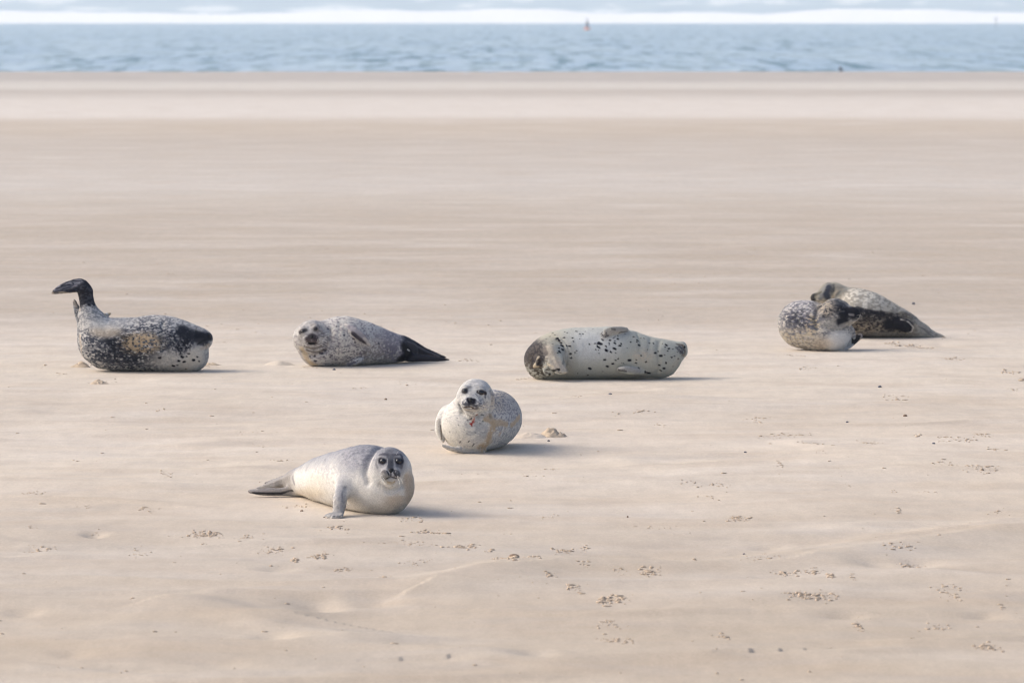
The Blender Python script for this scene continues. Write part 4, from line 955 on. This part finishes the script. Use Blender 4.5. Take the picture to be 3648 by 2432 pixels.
# ------------------------------------------------------------------ sand crumbs, heap, stones
def ico():
    t = (1 + 5 ** .5) / 2
    V = np.array([(-1, t, 0), (1, t, 0), (-1, -t, 0), (1, -t, 0), (0, -1, t), (0, 1, t), (0, -1, -t), (0, 1, -t), (t, 0, -1), (t, 0, 1), (-t, 0, -1), (-t, 0, 1)]) / math.sqrt(1 + t*t)
    F = np.array([(0,11,5),(0,5,1),(0,1,7),(0,7,10),(0,10,11),(1,5,9),(5,11,4),(11,10,2),(10,7,6),(7,1,8),(3,9,4),(3,4,2),(3,2,6),(3,6,8),(3,8,9),(4,9,5),(2,4,11),(6,2,10),(8,6,7),(9,8,1)])
    return V, F
IV, IF = ico()
CL = [  # clusters of crumbled sand: u, v, half width px, count, size mm
    (730, 1915, 70, 50, 9), (700, 1905, 40, 20, 7), (880, 1918, 40, 18, 7), (500, 1975, 40, 16, 7), (490, 1960, 20, 8, 7), (970, 1965, 60, 28, 9), (1130, 1990, 50, 30, 10), (1050, 2000, 20, 12, 11), (1160, 1985, 12, 8, 10),
    (1200, 1880, 36, 26, 10), (1230, 1902, 20, 10, 8), (1500, 1900, 50, 24, 10), (1570, 1908, 40, 22, 10), (1660, 1958, 70, 40, 10), (1740, 1968, 20, 8, 10), (1215, 2030, 60, 24, 8), (1370, 2065, 24, 12, 9), (1440, 1940, 110, 24, 6), (1480, 2012, 90, 24, 6),
    (1830, 2008, 16, 14, 16), (1780, 2005, 60, 20, 8), (1900, 2008, 40, 18, 8), (2000, 1955, 50, 34, 9), (2080, 1950, 24, 10, 8), (2310, 2040, 48, 40, 11), (2080, 2025, 40, 14, 7), (2210, 2035, 40, 14, 7), (1960, 2068, 34, 18, 9), (2040, 2115, 40, 18, 10),
    (2190, 2150, 70, 44, 11), (2140, 2155, 12, 8, 16), (2170, 2225, 70, 26, 8), (2200, 2295, 70, 34, 9), (2870, 2138, 90, 60, 10), (2960, 2140, 60, 22, 8), (2800, 2032, 80, 26, 9), (2890, 2036, 50, 22, 9), (2950, 2052, 16, 12, 12), (3040, 2073, 22, 12, 10),
    (3380, 2095, 70, 26, 8), (3400, 2135, 60, 20, 8), (3520, 2310, 70, 40, 9), (3570, 2170, 18, 8, 9), (2570, 2265, 40, 14, 9), (3060, 2232, 20, 10, 12), (3330, 2230, 60, 18, 8), (3200, 1965, 60, 26, 9), (3250, 2008, 60, 26, 9), (2640, 1850, 60, 34, 8), (2620, 1840, 30, 12, 7),
    (120, 1970, 40, 22, 9), (180, 1965, 20, 8, 8), (330, 1912, 34, 10, 7), (110, 1893, 40, 12, 6), (520, 1808, 70, 30, 7), (310, 1812, 30, 12, 7), (110, 1760, 50, 22, 7), (1060, 1808, 70, 12, 8), (1450, 1855, 30, 14, 8), (1500, 1850, 14, 8, 9),
    (1900, 1350, 60, 16, 7), (750, 1300, 40, 22, 10), (300, 1305, 40, 22, 10), (160, 1305, 12, 6, 12), (350, 1360, 50, 16, 8), (225, 1335, 40, 12, 7), (1090, 1310, 40, 14, 7), (3220, 1230, 70, 36, 11), (3310, 1240, 50, 18, 9), (3190, 1226, 30, 14, 14), (3370, 1205, 30, 10, 9), (2830, 1270, 60, 22, 7),
    (2390, 1330, 60, 18, 8), (2430, 1280, 30, 12, 9), (2880, 1320, 60, 16, 9), (3400, 1285, 60, 22, 10), (3600, 1330, 40, 22, 12), (3640, 1355, 30, 18, 14), (3620, 1392, 40, 12, 9), (2280, 1470, 40, 22, 10), (2700, 1490, 60, 22, 9), (3190, 1425, 50, 20, 10), (3180, 1412, 50, 14, 8), (2690, 1510, 50, 14, 8), (2200, 1478, 30, 10, 6), (2350, 1508, 30, 10, 7),
    (2800, 1545, 120, 34, 7), (2900, 1590, 70, 18, 7), (3100, 1585, 60, 22, 8), (3270, 1558, 16, 10, 12), (3400, 1565, 90, 36, 8), (3500, 1555, 40, 26, 9), (3540, 1602, 50, 18, 8), (2750, 1560, 50, 16, 8), (3470, 1680, 90, 34, 9), (3520, 1685, 50, 18, 9), (3350, 1670, 50, 16, 8),
    (1880, 1705, 50, 14, 8), (1950, 1680, 60, 14, 8), (2780, 1670, 30, 10, 7), (2460, 1725, 70, 16, 8), (2560, 1735, 40, 14, 8), (2530, 1770, 40, 12, 7), (2930, 1620, 40, 10, 6), (1000, 1640, 60, 16, 8), (590, 1685, 40, 12, 8), (930, 1580, 60, 10, 8), (600, 1700, 20, 8, 8), (580, 1465, 40, 10, 8), (1280, 1385, 60, 16, 8), (1450, 1372, 60, 10, 7), (2050, 1420, 40, 12, 7), (3560, 1820, 50, 14, 8), (3200, 1815, 40, 12, 8), (1640, 1365, 40, 12, 6), (880, 1545, 40, 10, 7), (1680, 1285, 40, 18, 9), (2150, 1500, 60, 12, 6), (3300, 1755, 60, 10, 6), (3180, 1750, 30, 6, 6), (1500, 1945, 120, 20, 5), (2700, 1990, 160, 30, 6), (2350, 1880, 140, 24, 5), (1950, 1840, 60, 16, 5)]
def crumbs():
    VV, FF, n = [], [], 0
    r = random.Random(3)
    def add(x, y, s, el=1.0):
        nonlocal n
        q = IV.copy(); tl = r.choice((1.0, 1.1, 1.3, 1.8, 2.8)); q[:, 2] = np.where(q[:, 0] > 0, q[:, 2] * (1 - .75 * q[:, 0]), q[:, 2]); q[:, 0] = np.where(q[:, 0] > 0, q[:, 0] * tl, q[:, 0])
        q = q * np.array([s * r.uniform(.8, 1.5) * el, s * r.uniform(.8, 1.5), s * r.uniform(.45, .85)]) * (1 + 0.3 * (np.array([r.random() for _ in range(12)]) - .5))[:, None]
        z = TZ.get((x, y)) 
        VV.append(q + np.array([x, y, z + s * .15])); FF.append(IF + n); n += 12
    pts = []
    for (u, v, hw, cnt, mm) in CL:
        x0, y0 = G(u, v); pm = pxm(y0)
        ph = r.uniform(0, 6)
        for _ in range(int(cnt * 1.6)):
            gx = r.gauss(0, .42) * hw / pm
            gy = r.gauss(0, .085) + .07 * math.sin(gx * 5 + ph)
            pts.append((x0 + gx, y0 + gy, mm / 1000 * r.choice((.2, .25, .3, .4, .5, .7, 1.0)) * 1.05, 1.0))
    for _ in range(420):       # stray crumbs everywhere
        v = 1050 + 1380 * r.random() ** .9; u = r.uniform(-40, 3690)
        x, y = G(u, v); pts.append((x, y, r.choice((.002, .003, .003, .004, .005, .008)), 1.2))
    for _ in range(220):       # far flecks
        v = r.uniform(760, 1200); u = r.uniform(-40, 3690)
        x, y = G(u, v); pts.append((x, y, r.choice((.004, .005, .006, .008)), 1.6))
    X = np.array([p[0] for p in pts]); Y = np.array([p[1] for p in pts]); Z = terrain(X, Y)
    TZ = {(p[0], p[1]): z for p, z in zip(pts, Z)}
    for p in pts: add(*p)
    o = mesh_obj('sand_crumbs', np.concatenate(VV), np.concatenate(FF), M_CLOD, smooth=True)
    tag(o, 'loose crumbs and clods of damp sand scattered over the beach', 'sand crumbs', kind='stuff')
crumbs()

def heap(name, label, u, v, w_px, h_px, seed, rough=1.0, skew=.3, mat=M_HEAP):
    x0, y0 = G(u, v); pm = pxm(y0); a = w_px / pm / 2; hgt = h_px / pm * .85; b = min(a * .8, .35)
    nr, nc = 26, 60; V = []; 
    rr = np.linspace(0, 1, nr); V = []
    for i in range(nr):
        for j in range(nc):
            th = 2 * math.pi * j / nc
            V.append((rr[i] * math.cos(th), rr[i] * math.sin(th)))
    V = np.array(V); r = np.hypot(V[:, 0], V[:, 1])
    ed = 1 + .28 * (noise2(V[:, 0] / np.maximum(r, .01) * 1.6 + seed, V[:, 1] / np.maximum(r, .01) * 1.6, seed) - .5)
    X = V[:, 0] * a * ed; Y = V[:, 1] * b * ed
    prof = (1 - r ** 2) ** (2.2 if rough > .6 else 2.0) * (1 + skew * V[:, 0]) * 1.15
    z = hgt * prof * ((.45 + 1.1 * noise2(X * 16 + seed, Y * 9, seed + 2)) if rough > .6 else (.8 + .4 * noise2(X * 6, Y * 6, seed))) + rough * .022 * (fbm(np.stack([X * 60, Y * 45, X * 0 + seed], 1), seed, 2) - .5) * (1 - r ** 4)
    z = z + terrain(X + x0, Y + y0) - zt(x0, y0) + .002 - .012 * r ** 6
    i = np.arange(nr * nc).reshape(nr, nc); j = np.roll(i, -1, 1)
    Fq = np.stack([i[:-1], i[1:], j[1:], j[:-1]], -1).reshape(-1, 4)
    o = mesh_obj(name, np.stack([X, Y, z], 1), Fq, mat); o.location = (x0, y0, zt(x0, y0))
    tag(o, label, 'sand heap', 'small heaps of sand')
M_DRIFT = flat('drifted_sand', (.53, .46, .395), 0.95, .08, 12, .1)
heap('sand_heap', 'rough brown lump of sand beside the round seal with the wound', 1965, 1556, 130, 28, 4, 1.7, .5)
heap('sand_heap', 'low smooth drift of sand joining the round seal to the rough lump', 1885, 1558, 170, 15, 9, .3, .3, M_SAND)
heap('sand_heap', 'smooth hump of sand just left of the seal with black hind flippers', 1000, 1300, 130, 15, 14, .2, -.2, M_SAND)
heap('sand_heap', 'crumbly sand heap touching the rump of the seal with raised flippers', 285, 1308, 90, 17, 17, .9, .6)
heap('sand_heap', 'crumbly sand heap right of the chin of the far left seal', 750, 1300, 80, 13, 19, .9, -.3)
heap('sand_heap', 'flat sand heap below the far left seal', 352, 1366, 80, 11, 23, .8, 0)

M_STONE = flat('grey_stone', (.13, .135, .16), .7, .3, 90, .35)
M_STONE2 = flat('brown_stone', (.22, .16, .115), .8, .3, 90, .3)
STONES = [(2174, 1404, 14, 8, 'black flat stone in front of the spotted seal', M_STONE), (3134, 1382, 14, 8, 'grey stone on the smooth sand at the right, below the overlapping pair', M_STONE),
    (1374, 1427, 10, 7, 'small brown stone left of the head of the round seal', M_STONE2), (3018, 1504, 10, 6, 'small grey stone near the middle of the open sand on the right', M_STONE),
    (2655, 1614, 10, 6, 'bluish stone right of the round seal, well clear of it', M_STONE), (3326, 1584, 12, 6, 'dark bluish stone near the line of crumbs on the right', M_STONE),
    (1832, 2010, 40, 18, 'largest clod of brown sand on the near beach below the front seal', M_STONE2), (1190, 1318, 13, 7, 'grey pebble in front of the belly of the second seal from left', M_STONE),
    (2236, 1846, 7, 7, 'tiny brown pebble alone on the near sand', M_STONE2), (3254, 1084, 12, 9, 'dark round stone above the tail of the rearmost seal', M_STONE), (2342, 1978, 9, 7, 'small dark pebble on the ridge of sand near the bottom centre', M_STONE),
    (2650, 1968, 9, 6, 'small blue grey pebble on the near ridge right of the centre', M_STONE), (1500+1080/3.92*1.0+700/3.92, 1572, 9, 7, 'grey pebble beside the rough lump of sand', M_STONE), (1075, 1820, 12, 6, 'brown pebble left of the paw of the front seal', M_STONE2), (3224, 1485, 16, 8, 'brown stone alone on the pale sand at the right', M_STONE2)]
def stones():
    V0, F0 = uv_ball(9, 14); V0 = np.array(V0)
    for k, (u, v, wpx, hpx, lab, mat) in enumerate(STONES):
        x, y = G(u, v); pm = pxm(y); a = wpx / pm / 2; c = hpx / pm / 2
        d = 1 + .35 * (noise(V0 * 1.7 + k * 5.1, k) - .5) + .12 * (noise(V0 * 5 + k, k + 3) - .5)
        V = V0 * d[:, None] * np.array([a, a * .8, c * 1.2])
        o = mesh_obj('stone', V, F0, mat); o.location = (x, y, zt(x, y) + c * .5)
        tag(o, lab, 'stone', 'stones lying on the beach')
stones()

# ------------------------------------------------------------------ water
def water():
    m, nt, b = new_mat('sea_water'); L = nt.links.new
    geo = N(nt, 'ShaderNodeNewGeometry')
    def nz(scale, det, lo, hi):
        mp = N(nt, 'ShaderNodeMapping'); mp.inputs['Scale'].default_value = scale; L(geo.outputs['Position'], mp.inputs[0])
        n = N(nt, 'ShaderNodeTexNoise', i_Scale=1.0, i_Detail=det, i_Roughness=.6); L(mp.outputs[0], n.inputs['Vector'])
        r = N(nt, 'ShaderNodeMapRange', interpolation_type='SMOOTHSTEP'); r.inputs['From Min'].default_value = lo; r.inputs['From Max'].default_value = hi
        L(n.outputs['Fac'], r.inputs['Value']); return r.outputs[0]
    a1 = nz((.62, .042, 0), 6, .46, .61); a2 = nz((.12, .012, 0), 3, .4, .6)
    m1 = N(nt, 'ShaderNodeMix', data_type='RGBA'); L(a1, m1.inputs['Factor']); m1.inputs['A'].default_value = (.32, .43, .52, 1); m1.inputs['B'].default_value = (.04, .13, .165, 1)
    m2 = N(nt, 'ShaderNodeMix', data_type='RGBA'); k = N(nt, 'ShaderNodeMath', operation='MULTIPLY'); k.inputs[1].default_value = .38; L(a2, k.inputs[0]); L(k.outputs[0], m2.inputs['Factor'])
    L(m1.outputs['Result'], m2.inputs['A']); m2.inputs['B'].default_value = (.50, .60, .64, 1)
    L(m2.outputs['Result'], b.inputs['Base Color']); b.inputs['Roughness'].default_value = .35; b.inputs['Specular IOR Level'].default_value = .25
    mp = N(nt, 'ShaderNodeMapping'); mp.inputs['Scale'].default_value = (.9, .5, .5); L(geo.outputs['Position'], mp.inputs[0])
    n = N(nt, 'ShaderNodeTexNoise', i_Scale=1.0, i_Detail=4); L(mp.outputs[0], n.inputs['Vector'])
    bp = N(nt, 'ShaderNodeBump', i_Strength=.6, i_Distance=.25); L(n.outputs['Fac'], bp.inputs['Height']); L(bp.outputs[0], b.inputs['Normal'])
    rows = np.concatenate([[250], np.arange(256, 420, .6), 420 + np.cumsum(np.linspace(.8, 30, 130)), [2450, 2600]])
    rows = np.sort(rows[rows <= 2600]); cols = np.concatenate([[-4000, -400], np.linspace(-70, 70, 180), [400, 4000]])
    Yg, Xg = np.meshgrid(rows, cols, indexing='ij')
    sc_ = np.where(np.abs(Xg) <= 70, Yg / 420 , 1); Xg = Xg * np.clip(sc_, .6, 6)
    X, Y = Xg.ravel(), Yg.ravel()
    fade = 1 - ss(600, 1200, Y)
    Z = -.10 + fade * .34 * (fbm(np.stack([X * .7 + Y * .1, Y * .26, X * 0], 1), 5, 3) - .5)
    nr, nc = Yg.shape; i = np.arange(nr * nc).reshape(nr, nc)
    Fq = np.stack([i[:-1, :-1], i[:-1, 1:], i[1:, 1:], i[1:, :-1]], -1).reshape(-1, 4)
    o = mesh_obj('sea_water', np.stack([X, Y, Z], 1), Fq, m); tag(o, kind='structure'); o['label'] = 'choppy pale blue sea behind the beach'
water()

# ------------------------------------------------------------------ far coast
def strip(name, Ya, rows, xh, mat, n=700, seed=1, label=None):
    """terrain strip: rows = list of (y offset, height, ragged)"""
    xs = np.linspace(-xh, xh, n); V = []
    for dy, hh, rg in rows:
        z = hh + rg * (fbm(np.stack([xs * .018, xs * 0 + dy * .01, xs * 0], 1), seed, 4) - .5) * 2
        V.append(np.stack([xs * (1 + dy / 3000), xs * 0 + Ya + dy, z], 1))
    V = np.concatenate(V); k = len(rows); i = np.arange(k * n).reshape(k, n)
    Fq = np.stack([i[:-1, :-1], i[:-1, 1:], i[1:, 1:], i[1:, :-1]], -1).reshape(-1, 4)
    o = mesh_obj(name, V, Fq, mat); tag(o, kind='structure'); o['label'] = label; return o
M_FARB = flat('dry_white_sand', (.86, .85, .83), .95, .03, .05, .1)
strip('far_beach', 2230, [(-20, -1, 0), (0, -.2, 0), (60, 2.2, .1), (130, 4.6, .4), (165, 6.0, 3.5), (200, 4.5, 3.0), (260, 1, 0)], 1400, M_FARB, seed=4, label='bright dry beach on the opposite shore')
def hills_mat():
    m, nt, b = new_mat('hazed_dune_scrub'); L = nt.links.new
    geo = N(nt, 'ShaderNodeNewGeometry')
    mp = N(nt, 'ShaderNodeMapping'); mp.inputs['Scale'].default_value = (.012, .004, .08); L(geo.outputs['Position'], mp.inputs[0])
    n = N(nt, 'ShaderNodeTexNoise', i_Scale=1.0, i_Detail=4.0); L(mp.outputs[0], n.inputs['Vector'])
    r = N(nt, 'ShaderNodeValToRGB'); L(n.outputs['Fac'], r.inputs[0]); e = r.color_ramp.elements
    e[0].position = .42; e[0].color = (.19, .25, .30, 1); e[1].position = .56; e[1].color = (.27, .33, .37, 1)  # scrub tones shifted to blue: distance haze painted into the base colour
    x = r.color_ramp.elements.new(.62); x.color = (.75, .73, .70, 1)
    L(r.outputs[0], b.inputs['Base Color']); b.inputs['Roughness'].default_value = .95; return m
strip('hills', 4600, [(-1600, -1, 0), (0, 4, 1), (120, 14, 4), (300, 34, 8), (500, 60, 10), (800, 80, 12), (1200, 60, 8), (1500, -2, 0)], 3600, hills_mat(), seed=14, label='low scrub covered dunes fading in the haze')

def box(V, F, c, s, taper=1.0):
    o = len(V)
    for z in (0, 1):
        t = taper if z else 1
        for x, y in ((-1, -1), (1, -1), (1, 1), (-1, 1)): V.append((c[0]+x*s[0]*t, c[1]+y*s[1]*t, c[2]+z*s[2]))
    F += [(o, o+3, o+2, o+1), (o+4, o+5, o+6, o+7)] + [(o+i, o+(i+1) % 4, o+4+(i+1) % 4, o+4+i) for i in range(4)]
def cone(V, F, c, r0, r1, h, n=16):
    o = len(V)
    for z, r in ((0, r0), (h, r1)):
        for i in range(n): V.append((c[0]+r*math.cos(2*math.pi*i/n), c[1]+r*math.sin(2*math.pi*i/n), c[2]+z))
    F.append(tuple(o+n-1-i for i in range(n))); F.append(tuple(o+n+i for i in range(n)))
    for i in range(n): F.append((o+i, o+(i+1) % n, o+n+(i+1) % n, o+n+i))
def buoy():
    x, y = G(2092, 106); root = empty('navigation_buoy', (x, y, -.1)); tag(root, 'orange based navigation buoy with a dark top floating far out before the white shore', 'buoy'); root.scale = (.66, .66, .62)
    V, F = [], []; cone(V, F, (0, 0, -.3), 1.15, 1.2, .9); cone(V, F, (0, 0, .6), 1.2, .8, .35)
    mesh_obj('float', np.array(V), F, flat('orange_paint', (.75, .22, .08), .5), root, False)
    V, F = [], []
    for a in range(4):
        cx, cy = .7*math.cos(a*math.pi/2+.78), .7*math.sin(a*math.pi/2+.78)
        o = len(V)
        for z, k, r in ((.9, 1, .09), (3.2, .45, .06)):
            for i in range(6): V.append((cx*k+r*math.cos(i*math.pi/3), cy*k+r*math.sin(i*math.pi/3), z))
        for i in range(6): F.append((o+i, o+(i+1) % 6, o+6+(i+1) % 6, o+6+i))
    cone(V, F, (0, 0, 1.4), .62, .45, 1.7, 12); cone(V, F, (0, 0, 3.2), .5, .5, .12, 12)
    mesh_obj('tower', np.array(V), F, flat('dark_paint', (.06, .06, .10), .5), root, False)
    V, F = [], []; cone(V, F, (0, 0, 3.3), .14, .12, .8, 10); cone(V, F, (0, 0, 4.1), .4, .05, .55, 12)
    mesh_obj('topmark', np.array(V), F, flat('grey_paint', (.12, .12, .16), .5), root, False)
buoy()
def beacon():
    x, y = G(3548, 95); root = empty('beacon_post', (x, y, -.1)); tag(root, 'thin grey beacon post standing in the sea near the far shore at the right edge', 'beacon'); root.scale = (.6, .6, .6)
    V, F = [], []; cone(V, F, (0, 0, -1), .28, .22, 5.2, 12); mesh_obj('post', np.array(V), F, flat('post_grey', (.15, .16, .2), .6), root, False)
    V, F = [], []; cone(V, F, (0, 0, 4.2), .55, .1, .9, 12); mesh_obj('topmark', np.array(V), F, flat('beacon_dark', (.08, .09, .12), .6), root, False)
beacon()
def swimmer():
    """a seal's head and neck above the water close to the shore"""
    S = Seal((2965, 215, 3.0), 105, .02)
    q = lambda z: 0
    x0, y0 = G(2996, 250)
    W = lambda dx, dy, z, r: np.array([x0 + dx * .7, y0 + dy * .7, -.1 + (z + .1) * .75, r * .7])
    S.chain(None, .05, world=[W(0, 0, -.25, .17), W(.0, 0, -.02, .14), W(-.02, -.02, .14, .12), W(-.06, -.05, .19, .10)])
    S.chain(None, .04, world=[W(-.06, -.05, .19, .10), W(-.15, -.1, .17, .065), W(-.19, -.12, .165, .045)])
    S.build(); S.col[:] = (.13, .13, .15)
    b = np.array([x0, y0, -.1]); root = empty('swimming_seal', tuple(b)); tag(root, 'small dark head of a seal poking out of the water just behind the shore', 'seal')
    o = mesh_obj('body', S.V - b, S.Q, M_FUR, root)
    at = o.data.attributes.new('fur', 'FLOAT_COLOR', 'POINT'); c = np.concatenate([S.col, np.ones((len(S.V), 1))], 1).astype(np.float32); at.data.foreach_set('color', c.ravel())
swimmer()

# ------------------------------------------------------------------ haze
def haze():
    V, F = [], []; box(V, F, (0, 3100, -14), (5600, 3900, 130))
    m = bpy.data.materials.new('sea_haze'); m.use_nodes = True; nt = m.node_tree
    for n in list(nt.nodes):
        if n.type == 'BSDF_PRINCIPLED': nt.nodes.remove(n)
    v = nt.nodes.new('ShaderNodeVolumePrincipled'); v.inputs['Density'].default_value = .00026; v.inputs['Color'].default_value = (.82, .93, 1, 1)
    v.inputs['Anisotropy'].default_value = 0.1
    nt.links.new(v.outputs[0], nt.nodes['Material Output'].inputs['Volume'])
    o = mesh_obj('haze', np.array(V), F, m, None, False); tag(o, kind='stuff'); o['label'] = 'thin pale sea haze'; o['category'] = 'haze'
haze()
